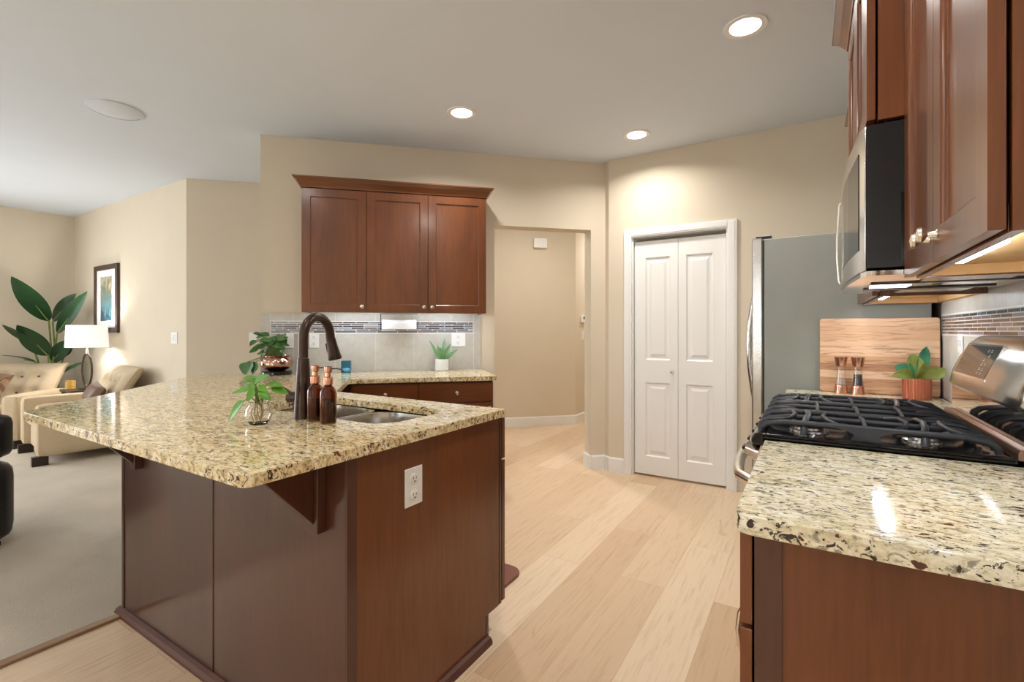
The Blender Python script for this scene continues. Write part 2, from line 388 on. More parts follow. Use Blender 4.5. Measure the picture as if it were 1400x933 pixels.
# ------------------------------------------------------------------ the setting
struct('floor', MB().box(-2.545, .75, -3.6, 8.6, -.1, 0).box(-6, -2.545, 2.9, 8.6, -.1, 0), 'planks')
struct('carpet', MB().box(-8.45, -2.545, -3.6, 2.9, -.1, .006), 'carpet')
struct('trim_1', MB().box(-2.56, -2.515, -3.4, .86, 0, .012), wood('strip_oak', srgb(132, 100, 70), srgb(160, 124, 90), 'y'), bevel=.004)
struct('ceiling', MB().box(-8.45, .75, -3.6, 8.6, H, H + .15), 'ceiling')
struct('wall_right', MB().box(.55, .75, -3.6, 4.25, 0, H), 'wall')
DX0, DX1, DZ = -1.293, -.56, 2.03
def wall_with_door():
    m = MB().box(-1.515, DX0 - .02, 4.05, 4.17, 0, H).box(DX1 + .02, .55, 4.05, 4.17, 0, H).box(DX0 - .02, DX1 + .02, 4.05, 4.17, DZ + .02, H)
    m.prism([(-1.5675, 4.1025), (-1.515, 4.05), (-1.515, 4.17), (-1.45, 4.2)], 0, H)
    return m
struct('wall_pantry', wall_with_door(), 'wall')
struct('wall_closet', MB().box(-1.5, .1, 4.7, 4.8, 0, H), 'wall')
m = MB(WC)
m.box(0, 1.823, 0, .15, 0, H).box(1.823, 2.70, 0, .15, 2.137, H).box(2.70, 2.838, 0, .15, 0, H)
struct('wall_back', m, 'wall', loc=(-3.574, 2.096, 0), rotz=45)
m = MB(); m.prism([(-8.45, 2.312), (-5.22, 2.312), (-4.05, 3.482), (-4.52, 3.95), (-2.64, 5.83), (-2.64, 8.4), (-2.8, 8.4), (-2.8, 6.0), (-4.8, 4.0), (-5.3, 2.5), (-8.45, 2.5)], 0, H)
struct('wall_far', m, 'wall')
struct('wall_hall', MB().box(-1.5, -1.38, 4.3, 8.4, 0, H).box(-2.8, -1.3, 8.4, 8.55, 0, H), 'wall')
struct('wall_left', MB().box(-8.45, -8.25, -3.6, -2.2, 0, H).box(-8.45, -8.25, .4, 2.5, 0, H).box(-8.45, -8.25, -2.2, .4, 0, .7).box(-8.45, -8.25, -2.2, .4, 2.25, H), 'wall')
m = MB()
for a, b, c, d in ((-8.25, -5.0, 0, H), (-2.8, -1.5, 0, H), (.1, .55, 0, H), (-5.0, -2.8, 2.15, H), (-1.5, .1, 2.1, H), (-1.5, .1, 0, 1.0)): m.box(a, b, -3.6, -3.4, c, d)
struct('wall_rear', m, 'wall')
def pane_mat():
    t = NT('window_glass'); o = t.t.nodes['Material Output']; tr = t.n('ShaderNodeBsdfTransparent'); gl = t.n('ShaderNodeBsdfGlossy'); gl.inputs['Roughness'].default_value = .02
    mx = t.n('ShaderNodeMixShader'); mx.inputs[0].default_value = .06; t.l(tr.outputs[0], mx.inputs[1]); t.l(gl.outputs[0], mx.inputs[2]); t.l(mx.outputs[0], o.inputs[0]); return t.m
M['pane'] = pane_mat()
for i, (ax, a0, a1, z0, z1, p) in enumerate((('x', -5.0, -2.8, 0.02, 2.15, -3.5), ('x', -1.5, .1, 1.0, 2.1, -3.5), ('y', -2.2, .4, .7, 2.25, -8.35))):
    def bx(m, u0, u1, c0, c1, w): return m.box(u0, u1, p - w, p + w, c0, c1) if ax == 'x' else m.box(p - w, p + w, u0, u1, c0, c1)
    t = Thing('window_%d' % (i + 1), None, None, kind='structure')
    f = MB(); bx(f, a0, a0 + .06, z0, z1, .03); bx(f, a1 - .06, a1, z0, z1, .03); bx(f, a0 + .06, a1 - .06, z0, z0 + .06, .03); bx(f, a0 + .06, a1 - .06, z1 - .06, z1, .03); bx(f, (a0 + a1) / 2 - .03, (a0 + a1) / 2 + .03, z0 + .06, z1 - .06, .03)
    t.part('frame', f, 'white')
    t.part('pane', bx(MB(), a0 + .06, a1 - .06, z0 + .06, z1 - .06, .003), 'pane')

# baseboards
def baseboard(name, pts, h=.125, th=.014):
    m = MB()
    for (a, b) in zip(pts, pts[1:]):
        a = Vector((a[0], a[1], 0)); b = Vector((b[0], b[1], 0)); d = (b - a).normalized(); n = Vector((d.y, -d.x, 0)) * th
        a2 = a - d * .0; b2 = b + d * .0
        prof = [(0, 0), (1, 0), (1, h - .012), (.55, h), (0, h)]
        vs = [a2 + n * p + Vector((0, 0, z)) for p, z in prof] + [b2 + n * p + Vector((0, 0, z)) for p, z in prof]
        k = 5; m.add(vs, [tuple(range(k))[::-1], tuple(range(k, 2 * k))] + [(i, (i + 1) % k, k + (i + 1) % k, k + i) for i in range(k)])
    return struct(name, m, 'white')
j0, j1 = wc(2.70, 0), wc(2.70, .15)
e = .010
baseboard('baseboard_pantry', [(j1[0], j1[1]), (j0[0] + .0, j0[1]), (-1.5675, 4.1025), (-1.515, 4.05), (-1.373, 4.05)])
baseboard('baseboard_far', [(-8.25, 2.312), (-5.22, 2.312), (-4.05, 3.482)])
baseboard('baseboard_hall', [(-4.52, 3.95), (-2.64, 5.83), (-2.64, 8.3)])

# pantry door : casing, two folding leaves
d1 = Thing('door_1', None, None, loc=(-.93, 4.05, 0), kind='structure')
c = MB()
cw = .068
for (a, b) in ((DX0 - cw - .012, DX0 - .012), (DX1 + .012, DX1 + cw + .012)):
    c.box(a, b, 4.030, 4.049, 0, DZ + .07)
    c.box(a + .008, b - .014, 4.026, 4.030, 0, DZ + .056)
c.box(DX0 - .012, DX1 + .012, 4.030, 4.049, DZ + .01, DZ + .07); c.box(DX0 - .012, DX1 + .012, 4.026, 4.030, DZ + .02, DZ + .06)
d1.part('casing', c, 'white', bevel=.004)
c = MB().box(DX0 - .019, DX0 - .001, 4.051, 4.15, 0, DZ + .018).box(DX1 + .001, DX1 + .019, 4.051, 4.15, 0, DZ + .018).box(DX0 - .001, DX1 + .001, 4.051, 4.15, DZ + .002, DZ + .018)
d1.part('jamb', c, 'white')
mid = (DX0 + DX1) / 2
rings = ((0, 0), (.012, .011), (.03, .011), (.052, .002))
for k, (a, b) in enumerate(((DX0 + .004, mid - .0015), (mid + .0015, DX1 - .004))):
    pa, pb = (a + .092, b - .062) if k == 0 else (a + .062, b - .092)
    m = MB().slab(a, b, .018, DZ - .03, 4.075, .03, [(pa, pb, .17, .80), (pa, pb, .99, 1.86)], rings)
    lf = d1.part('door_leaf', m, 'white')
    if k == 0:
        d1.part('knob', MB().lathe([(.006, 0), (.006, -.014), (.013, -.018), (.015, -.026), (.011, -.031), (0, -.032)], (b - .045, 4.0755, .90), 16, 'y'), 'nickel', lf, smooth=True, label='small round nickel knob')

# ------------------------------------------------------------------ counters
def poly_slab(outer, holes, z0, z1):
    bm = bmesh.new()
    def loop(pts):
        vs = [bm.verts.new((p[0], p[1], z1)) for p in pts]
        return [bm.edges.new((vs[i], vs[(i + 1) % len(vs)])) for i in range(len(vs))]
    es = loop(outer)
    for h_ in holes: es += loop(h_)
    bmesh.ops.triangle_fill(bm, use_beauty=True, use_dissolve=False, edges=es)
    r = bmesh.ops.extrude_face_region(bm, geom=bm.faces[:])
    for v in [g for g in r['geom'] if isinstance(g, bmesh.types.BMVert)]: v.co.z = z0
    bmesh.ops.recalc_face_normals(bm, faces=bm.faces)
    bm.verts.index_update(); m = MB(); m.v = [v.co.copy() for v in bm.verts]; m.f = [tuple(v.index for v in f.verts) for f in bm.faces]; bm.free()
    return m
def rrect(x0, x1, y0, y1, r, n=6):
    pts = []
    for cx, cy, a0 in ((x1 - r, y1 - r, 0), (x0 + r, y1 - r, 90), (x0 + r, y0 + r, 180), (x1 - r, y0 + r, 270)):
        for i in range(n + 1):
            a = R_(a0 + 90 * i / n); pts.append((cx + r * math.cos(a), cy + r * math.sin(a)))
    return pts
def round_poly(pts, rad, n=5):
    out = []; N = len(pts)
    for i, p in enumerate(pts):
        r = rad[i] if isinstance(rad, (list, tuple)) else rad
        p = Vector(p[:2]); a = Vector(pts[i - 1][:2]); b = Vector(pts[(i + 1) % N][:2])
        if r <= 0: out.append(tuple(p)); continue
        p0 = p + (a - p).normalized() * r; p1 = p + (b - p).normalized() * r
        for k in range(n + 1):
            t = k / n; out.append(tuple(p0 * (1 - t) ** 2 + p * 2 * t * (1 - t) + p1 * t * t))
    return out
CZ0, CZ1 = .885, .915
F1, F2 = wc(1.712, -.665), wc(1.712, -.002)
outer = [(-2.655, .588), (-1.065, .588), (-1.065, 1.665), (-2.14, 1.665), (-2.60, 2.128), F1[:2], F2[:2], wc(-.004, -.002)[:2], wc(-.004, .10)[:2], (-3.88, 1.83)]
outer = round_poly(outer, [.02, .03, .015, .04, .04, .01, 0, 0, .02, .09])
SX0, SX1, SY0, SY1 = -2.0, -1.235, 1.15, 1.515
solo('granite_countertop', poly_slab(outer, [rrect(SX0, SX1, SY0, SY1, .10)], CZ0, CZ1), 'granite', 'golden speckled granite countertop of the sink peninsula, bending round to the angled back wall', 'countertop', loc=(-2, 1.2, CZ0), bevel=.008, seg=3)
solo('granite_countertop', poly_slab(round_poly([(-.115, .925), (.537, .925), (.537, 1.594), (-.115, 1.594)], [.035, 0, 0, 0]), [], CZ0 - .004, CZ1), 'granite2', 'cream speckled granite countertop in the right foreground, nearer than the gas range', 'countertop', loc=(.2, 1.2, CZ0), bevel=.010, seg=3)
solo('granite_countertop', poly_slab([(-.115, 2.371), (.537, 2.371), (.537, 3.075), (-.115, 3.075)], [], CZ0 - .004, CZ1), 'granite2', 'cream speckled granite countertop between the gas range and the refrigerator', 'countertop', loc=(.2, 2.7, CZ0), bevel=.006, seg=2)

# sink
sk = Thing('kitchen_sink', 'double bowl stainless undermount sink in the golden granite peninsula', 'sink', (-1.62, 1.31, .67))
def bowl(x0, x1, y0, y1, r, zt, zb):
    m = MB(); n = len(rrect(x0, x1, y0, y1, r)); rows = []
    for (ins, z) in ((-.022, zt), (0, zt), (.004, zt - .02), (.012, zb + .03), (.035, zb + .006), (.09, zb)):
        rows += [(p[0], p[1], z) for p in rrect(x0 + ins, x1 - ins, y0 + ins, y1 - ins, max(.02, r - ins * .5))]
    fs = [(i * n + j, i * n + (j + 1) % n, (i + 1) * n + (j + 1) % n, (i + 1) * n + j) for i in range(5) for j in range(n)] + [tuple(range(5 * n, 6 * n))]
    return m.add(rows, fs)
for k, (a, b) in enumerate(((SX0 + .006, -1.643), (-1.607, SX1 - .006))):
    bo = sk.part('bowl', bowl(a, b, SY0 + .005, SY1 - .005, .11, CZ0 - .004 - k * .0006, .70), 'steel', smooth=True)
    sk.part('drain', MB().lathe([(.044, .702), (.044, .7045), (.03, .7035), (0, .7035)], ((a + b) / 2, 1.33, 0), 20), 'steel_mirror', bo, smooth=True)

# faucet
CR0 = Vector((math.cos(R_(31.92)), math.sin(R_(31.92)), 0))
fx, fy = -1.587, 1.093
fa = Thing('kitchen_faucet', 'tall dark bronze gooseneck faucet with pull-down spray head beside the sink', 'faucet', (fx, fy, CZ1))
fm = fa.mb()
fa.part('base', fa.mb().lathe([(.0, 0), (.033, 0), (.033, .003), (.031, .05), (.027, .12), (.0225, .19), (.0205, .22)], seg=28), 'bronze', smooth=True)
dr = Vector((-.29, .957, 0))
pts = [Vector((0, 0, .222))] + [Vector((0, 0, .222 + .035 * i)) for i in range(1, 3)]
Rr = .080; top = .295
for i in range(0, 13):
    a = math.pi - math.pi * i / 12 * 1.0
    pts.append(Vector((Rr, 0, top)) + Vector((Rr * math.cos(a), 0, Rr * 1.0 * math.sin(a))))
pts.append(Vector((2 * Rr + .001, 0, top - .004)))
pts = [dr * p.x + Vector((0, 0, p.z)) for p in pts]
fa.part('spout', fa.mb().tube(pts, .0175, 16), 'bronze', smooth=True)
hx = dr * (2 * Rr + .002); hd = dr * .12 + CR0 * .14 + Vector((0, 0, -1)); hd.normalize()
h0 = hx + Vector((0, 0, top - .004))
sh = fa.part('spray_head', fa.mb().tube([h0, h0 + hd * .008, h0 + hd * .03, h0 + hd * .065, h0 + hd * .082, h0 + hd * .086], [.0185, .0185, .020, .0245, .027, .025], 20), 'bronze', smooth=True)
bp = h0 + hd * .02 - CR0 * .021
fa.part('spray_button', fa.mb().tube([bp, bp + hd * .035], .006, 8), 'black_plastic', sh, smooth=True)
hl = Vector((-.95, -.25, 0)).normalized()
fa.part('handle', fa.mb().tube([hl * .02 + Vector((0, 0, .075)), hl * .062 + Vector((0, 0, .075))], .021, 18).tube([hl * .05 + Vector((0, 0, .085)), hl * .085 + Vector((0, 0, .105)), hl * .15 + Vector((0, 0, .125))], [.008, .006, .005], 10), 'bronze', smooth=True)

# soap bottles
def soap(loc, label):
    t = Thing('soap_dispenser', label, 'soap dispenser', loc, 0, 'amber soap dispensers by the sink')
    r = .028
    b = t.part('bottle', t.mb().lathe([(0, 0), (r * .9, 0), (r, .004), (r, .10), (r * .96, .112), (r * .75, .124), (.013, .131), (.0125, .145), (.0105, .145), (.0105, .131), (r * .7, .120), (r - .003, .105), (r - .003, .006), (0, .004)], seg=28), 'amber', smooth=True)
    t.part('soap', t.mb().lathe([(0, .0045), (r - .0034, .0065), (r - .0034, .085), (0, .085)], seg=24), plain('soap_liquid', srgb(84, 62, 48), .3, vary=.1), b, smooth=True)
    p = t.part('pump', t.mb().lathe([(.0165, .136), (.0168, .15), (.0165, .160), (.011, .163), (.010, .166), (.0095, .176), (.0135, .179), (.014, .186), (.0138, .197), (.0, .199)], seg=24), 'copper', smooth=True)
    d = Vector((.93, .36, 0))
    t.part('spout', t.mb().tube([d * .012 + Vector((0, 0, .190)), d * .035 + Vector((0, 0, .191)), d * .052 + Vector((0, 0, .187)), d * .060 + Vector((0, 0, .180))], .0024, 8), 'bronze', p, smooth=True)
soap((-1.503, 1.083, CZ1), 'amber glass soap dispenser with copper pump, the one nearer the faucet')
soap((-1.425, 1.078, CZ1), 'amber glass soap dispenser with copper pump, the one nearer the sink bowls')

# glass vase with pothos cuttings
vx, vy = -1.622, .945
t = Thing('glass_vase', 'small cut-crystal bowl vase holding bright green plant cuttings in water, left of the faucet', 'vase', (vx, vy, CZ1))
m = t.mb().lathe([(0, 0), (.026, 0), (.038, .012), (.044, .032), (.040, .056), (.030, .070), (.033, .078), (.030, .079), (.027, .071), (.036, .056), (.040, .032), (.034, .014), (.022, .005), (0, .005)], seg=18)
t.part('bowl', m, 'glass', smooth=20)
m = t.mb()
for i in range(16):
    a = random.uniform(0, 6.28); r0 = random.uniform(.002, .012); r1 = random.uniform(.008, .026); 
    m.tube([(r0 * math.cos(a), r0 * math.sin(a), .072), (r1 * math.cos(a + .4), r1 * math.sin(a + .4), .04), (r1 * .8 * math.cos(a + 1.3), r1 * .8 * math.sin(a + 1.3), .014)], .0011, 5)
t.part('roots', m, 'root', smooth=True)
CR = Vector((math.cos(R_(31.92)), math.sin(R_(31.92)), 0)); CF = Vector((-math.sin(R_(31.92)), math.cos(R_(31.92)), 0)); UP = Vector((0, 0, 1))
def pothos(t, spec, stem_from, mat, thick=.0018):
    ls, st = t.mb(), t.mb()
    for (u, w, z, du, dw, dz, L, W) in spec:     # u: to the right, w: away, z: height of leaf base
        b = CR * u + CF * w + UP * z; d = CR * du + CF * dw + UP * dz
        up = (UP * .9 - CF * .75 + CR * random.uniform(-.3, .3))
        ls.leaf(b, d, up, L, W, random.uniform(.05, .25), .22, 8, .38)
        s0 = stem_from + CR * random.uniform(-.01, .01) + CF * random.uniform(-.01, .01)
        mid_ = s0 * .45 + b * .55 + UP * .018
        st.tube([s0, mid_, b], thick, 6)
    t.part('leaves', ls, mat, smooth=True); t.part('stems', st, 'stem', smooth=True)
k = 1.62 / 655.5     # metres per pixel at the vase
def pl(px, py, cx, cy, k): return ((px - cx) * k, (cy - py) * k)
spec = []
for (bx, by, tx, ty, W, w) in ((358, 543, 340, 564, .042, -.03), (366, 520, 388, 507, .034, .0), (364, 528, 340, 532, .022, -.02), (380, 522, 404, 523, .028, .02), (388, 527, 410, 534, .032, .01),
                               (378, 530, 392, 541, .034, -.03), (368, 520, 352, 513, .03, .03), (372, 528, 366, 541, .03, -.03), (360, 521, 366, 530, .03, .01), (376, 524, 384, 530, .03, -.02), (358, 518, 346, 514, .03, .03)):
    u, z = pl(bx, by, 372, 577, k); u2, z2 = pl(tx, ty, 372, 577, k); L = max(.03, math.hypot(u2 - u, z2 - z) * 1.15)
    spec.append((u, w, z, (u2 - u), random.uniform(-.02, .01), (z2 - z) + .006, L, W))
pothos(t, spec, Vector((0, 0, .07)), 'leaf')

# pothos in hammered copper pot on black stand by the wall end
px_, py_ = wc(.155, -.17)[:2]
t = Thing('potted_pothos', 'leafy pothos in a mirrored copper bowl pot by the left end of the tiled wall', 'potted plant', (px_, py_, CZ1))
t.part('stand', t.mb().lathe([(0, 0), (.10, 0), (.105, .004), (.104, .02), (.095, .03), (0, .03)], seg=32), 'black', smooth=True)
t.part('pot', t.mb().lathe([(.055, .031), (.088, .045), (.112, .075), (.112, .10), (.098, .125), (.085, .135), (.09, .142), (.082, .142), (.078, .132), (0, .128)], seg=36), plain('hammered_copper', srgb(186, 150, 132), .12, 1., vary=.2, vs=30, bump=.5, bs=60), smooth=True)
k2 = 3.55 / 655.5; spec = []
for i in range(46):
    a = random.uniform(0, 6.28); px = random.uniform(352, 388); pyy = random.uniform(456, 486)
    if px > 380 and pyy > 475: pyy -= 20
    spec.append(((px - 374) * k2, random.uniform(-.08, .08), (511 - pyy) * k2, random.uniform(-1, .8), random.uniform(-.8, .3), random.uniform(-.6, .5), random.uniform(.055, .085), random.uniform(.045, .062)))
spec.append(((350 - 374) * k2, -.1, (492 - 511) * -k2, -.3, -.2, -.8, .085, .08)); spec.append(((343 - 374) * k2, -.1, (511 - 493) * k2, -.1, -.1, -.8, .08, .085)); spec.append(((356 - 374) * k2, -.1, (511 - 492) * k2, -.2, -.1, -.8, .08, .08))
pothos(t, spec, Vector((0, 0, .13)), 'leaf_pothos', .0025)

# ------------------------------------------------------------------ peninsula cabinet
PX, PY = -1.088, .88
pc = Thing('peninsula_cabinet', 'cherry wood sink peninsula cabinet with plain back panels and corbels under the golden granite', 'cabinet', (-1.8, 1.25, 0))
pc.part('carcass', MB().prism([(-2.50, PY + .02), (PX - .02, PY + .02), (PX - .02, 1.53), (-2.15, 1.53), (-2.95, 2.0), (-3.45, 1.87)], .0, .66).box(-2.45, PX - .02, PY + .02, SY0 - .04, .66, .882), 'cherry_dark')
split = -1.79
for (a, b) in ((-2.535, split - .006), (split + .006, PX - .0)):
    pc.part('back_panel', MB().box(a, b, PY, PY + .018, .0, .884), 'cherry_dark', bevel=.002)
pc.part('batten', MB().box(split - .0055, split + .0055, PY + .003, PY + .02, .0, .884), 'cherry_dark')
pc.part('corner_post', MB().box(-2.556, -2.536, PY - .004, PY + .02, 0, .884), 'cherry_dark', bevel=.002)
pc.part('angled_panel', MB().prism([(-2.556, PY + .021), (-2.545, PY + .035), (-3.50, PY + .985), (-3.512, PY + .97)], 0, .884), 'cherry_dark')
e_ = MB()
poly = [(PY + .0185, .0), (1.553, 0), (1.553, .108), (1.645, .108), (1.645, .884), (PY + .0185, .884)]
e_.prism_ax(poly, PX - .018, PX, 'x')
pc.part('end_panel', e_, 'cherry', bevel=.0015)
pc.part('corner_strip', MB().box(PX, PX + .005, PY + .0, PY + .035, 0, .884), 'cherry_dark', bevel=.001)
pc.part('face_frame', MB().box(-2.1, PX, 1.648, 1.664, .11, .884), 'cherry_dark')
pc.part('toe_kick', MB().box(-2.1, PX, 1.556, 1.57, .0, .108), 'cherry_dark')
for a, b in ((-1.58, PX + .002), (-2.07, -1.586)):
    dd = pc.part('door', MB(Matrix.Translation((0, 1.686, 0)) @ Matrix.Rotation(math.pi, 4, 'Z')).slab(-b, -a, .118, .70, 0, .02, [(-b + .06, -a - .06, .178, .64)]), 'cherry')
    pc.part('drawer_front', MB(Matrix.Translation((0, 1.686, 0)) @ Matrix.Rotation(math.pi, 4, 'Z')).slab(-b, -a, .708, .875, 0, .02), 'cherry_x')
# base shoe moulding
def shoe(pts):
    m = MB()
    for (a, b, n) in pts:
        a, b, n = Vector(a), Vector(b), Vector(n)
        prof = [(0, 0), (.022, 0), (.022, .012), (.014, .024), (0, .03)]
        vs = [a + n * p + UP * z for p, z in prof] + [b + n * p + UP * z for p, z in prof]
        m.add(vs, [tuple(range(5))[::-1], tuple(range(5, 10))] + [(i, (i + 1) % 5, 5 + (i + 1) % 5, 5 + i) for i in range(5)])
    return m
pc.part('base_moulding', shoe([((-2.578, PY - .001, 0), (PX + .022, PY - .001, 0), (0, -1, 0)), ((PX + .001, PY - .022, 0), (PX + .001, 1.565, 0), (1, 0, 0))]), 'cherry_matte')
def corbel(x):
    m = MB().box(x - .027, x + .027, PY - .030, PY - .0005, .665, .884)
    m.prism_ax([(PY - .030, .69), (PY - .030, .884), (PY - .205, .884), (PY - .205, .880)], x - .01, x + .01, 'x')
    pc.part('corbel', m, 'cherry_dark', bevel=.002)
corbel(-1.198); corbel(-2.38)
# outlet plates
def outlet(name, xf, label, group=None, kind='duplex', w=.072, h=.117, cat='outlet'):
    loc = xf.to_translation(); rz = math.degrees(xf.to_euler().z)
    t = Thing(name, label, cat, tuple(loc), rz, group)
    p = t.part('plate', t.mb().box(-w / 2, w / 2, -.006, -.0006, -h / 2, h / 2), 'plastic', bevel=.002)
    if kind == 'duplex':
        for z in (.026, -.026):
            r = t.part('receptacle', t.mb().lathe([(.0165, -.006), (.0165, -.0085), (.0155, -.009), (0, -.009)], (0, 0, z), 20, 'y'), 'plastic', smooth=True)
            t.part('slot', t.mb().box(-.0075, -.0055, -.0094, -.0085, z - .002, z + .007).box(.0055, .0075, -.0094, -.0085, z - .002, z + .006).lathe([(.0028, -.0086), (.0028, -.0094), (0, -.0094)], (0, 0, z - .009), 8, 'y'), 'slot', r)
    elif kind == 'rocker':
        for i in range(max(1, round(w / .07))):
            x = (i - (round(w / .07) - 1) / 2) * .045
            t.part('rocker', t.mb().box(x - .017, x + .017, -.010, -.006, -.033, .033), 'plastic', bevel=.002)
    else:
        t.part('toggle', t.mb().box(-.005, .005, -.016, -.006, -.004, .012), 'plastic', bevel=.001)
    return t
outlet('power_outlet', Matrix.Translation((PX, 1.142, .737)) @ Matrix.Rotation(R_(90), 4, 'Z'), 'white power outlet on the wooden end panel of the peninsula', w=.078, h=.122)
outlet('power_outlet', WC @ Matrix.Translation((.389, -.012, 1.163)), 'white power outlet on the tiled backsplash just right of the faucet neck')
outlet('wall_switch', WC @ Matrix.Translation((.205, -.012, 1.163)), 'white wall plate on the tile half hidden by the pothos leaves', kind='toggle', cat='switch')
outlet('power_outlet', WC @ Matrix.Translation((1.515, -.012, 1.165)), 'white power outlet on the tiled backsplash behind the spiky agave', w=.115)
outlet('wall_switch', Matrix.Translation((-4.796, 2.736, 1.165)) @ Matrix.Rotation(R_(45), 4, 'Z'), 'white switch plate on the beige hallway wall left of the tiled wall', kind='toggle', cat='switch')
outlet('wall_switch', Matrix.Translation((-5.46, 2.312, 1.165)), 'white double rocker switch on the living room wall near the corner', kind='rocker', w=.13, cat='switch')

# kitchen mat
solo('kitchen_mat', MB().prism(rrect(-2.15, -1.245, 1.72, 2.12, .07), .001, .017), 'mat', 'reddish brown rounded kitchen mat on the plank floor by the peninsula end', 'mat', loc=(-1.7, 1.9, .001), bevel=.006)

# ------------------------------------------------------------------ angled back wall: backsplash, cabinets, things on the counter
M['tileC'] = brickmat('travertine_tile', 0, .305, .305, .0022, 0, tile_st, srgb(214, 212, 206), loc=(-.237 + .305 * 4, -.915 + .305 * 3 + .0), rough=.35, mottle=.6)
M['mosC'] = brickmat('glass_mosaic', 0, .10, .0145, .0021, .37, mos, srgb(222, 222, 220), loc=(5, -1.2215), rough=.15, interp='CONSTANT')
C0 = (-3.574, 2.096, 0)
bs = Thing('tile_backsplash', 'grey travertine tile backsplash with a thin glass mosaic band on the angled wall', 'backsplash', C0, 45)
bs.part('tiles', bs.mb().box(.003, 1.703, -.0095, -.0006, CZ1 + .001, 1.371), 'tileC')
for a in (.070, 1.640): bs.part('tile_edge', bs.mb().box(a, a + .0025, -.0105, -.0096, CZ1 + .001, 1.371), 'white')
bs.part('mosaic_band', bs.mb().box(.080, 1.634, -.0125, -.0098, 1.2215, 1.3085), 'mosC')
bs.part('liner', bs.mb().box(.074, 1.640, -.0135, -.0098, 1.2145, 1.2212).box(.074, 1.640, -.0135, -.0098, 1.3088, 1.3155), 'white')

def knob(t, x, y, z, parent, s=1.):
    return t.part('knob', t.mb().lathe([(.009, 0), (.007, -.003), (.0055, -.014), (.013, -.019), (.0155, -.024), (.0135, -.029), (0, -.032)], (x, y, z), 18, 'y'), 'nickel', parent, smooth=True, label='round satin nickel knob')
D = -.33
wc_ = Thing('wall_cabinet', 'cherry wall cabinet with three shaker doors and crown above the tile backsplash', 'cabinet', C0, 45)
x0, x1 = .353, 1.695
wc_.part('carcass', wc_.mb().box(x0, x0 + .016, D + .02, -.001, 1.372, 2.27).box(x1 - .016, x1, D + .02, -.001, 1.372, 2.27).box(x0 + .016, x1 - .016, D + .02, -.001, 2.25, 2.27).box(x0 + .016, x1 - .016, -.012, -.001, 1.395, 2.25).box(x0 + .016, x1 - .016, D + .02, -.012, 1.395, 1.41), 'cherry')
wc_.part('face_frame', wc_.mb().box(x0 + .016, x1 - .016, D + .02, D + .04, 1.372, 1.395), 'cherry_x')
w3 = (x1 - x0) / 3
for i in range(3):
    a, b = x0 + w3 * i + .002, x0 + w3 * (i + 1) - .002
    dm = wc_.mb().slab(a, b, 1.374, 2.262, D, .0195, [(a + .056, b - .056, 1.43, 2.206)], ((0, 0), (.004, .003), (.0045, .009)))
    dd = wc_.part('door', dm, 'cherry', bevel=.0015)
    knob(wc_, b - .028 if i < 2 else a + .028, D - .0005, 1.415, dd)
def crown(x0, x1, yf, z0, h, pr, ends=True):
    """crown moulding ring: profile swept round the left end, front and right end"""
    prof = [(0, 0), (.004, 0), (.006, .008), (pr * .55, h * .62), (pr * .93, h * .86), (pr, h * .88), (pr, h), (0, h)]
    vs = []; path = [((x0, 0), (-1, 0)), ((x0, yf), (-1, -1)), ((x1, yf), (1, -1)), ((x1, 0), (1, 0))]
    for (p, n) in path:
        for (o, z) in prof: vs.append((p[0] + n[0] * o, p[1] + n[1] * o, z0 + z))
    k = len(prof); fs = [tuple(range(k))[::-1], tuple(range(3 * k, 4 * k))]
    for s_ in range(3):
        for i in range(k): fs.append((s_ * k + i, s_ * k + (i + 1) % k, (s_ + 1) * k + (i + 1) % k, (s_ + 1) * k + i))
    return vs, fs
wc_.part('crown', wc_.mb().add(*[c_ for c_ in crown(x0, x1, D, 2.268, .07, .052)]), 'cherry_x')
wc_.part('lid', wc_.mb().box(x0 + .001, x1 - .001, D + .001, -.002, 2.2705, 2.283), 'cherry_dark')

for i, (a, b) in enumerate(((.50, .92), (1.18, 1.60))):
    l_ = solo('under_cabinet_light', MB(WC).box(a, b, D + .042, D + .072, 1.3835, 1.3945), 'led', ('cool white light strip under the left part of the three-door wall cabinet', 'cool white light strip under the right part of the three-door wall cabinet')[i], 'light strip', loc=wc(a, D, 1.38), rotz=45, group='light strips under the cabinets')

# base cabinet under the back counter
bc = Thing('base_cabinet', 'cherry base cabinet with a row of knobbed drawers below the back counter', 'cabinet', C0, 45)
bc.part('carcass', bc.mb().box(.62, 1.690, -.622, -.003, .10, .884), 'cherry')
bc.part('toe_kick', bc.mb().box(.62, 1.688, -.55, -.003, 0, .0995), 'cherry_dark')
bc.part('filler', bc.mb().box(.62, .722, -.63, -.6225, .10, .884), 'cherry_dark')
for a, b in ((.727, 1.162), (1.168, 1.688)):
    f_ = bc.part('drawer_front', bc.mb().slab(a, b, .735, .868, -.642, .0195), 'cherry_x', bevel=.002)
    knob(bc, (a + b) / 2, -.6425, .803, f_)
    dd = bc.part('door', bc.mb().slab(a, b, .112, .728, -.642, .0195, [(a + .056, b - .056, .168, .672)], ((0, 0), (.004, .003), (.0045, .009))), 'cherry', bevel=.0015)
    knob(bc, b - .03, -.6425, .69, dd)

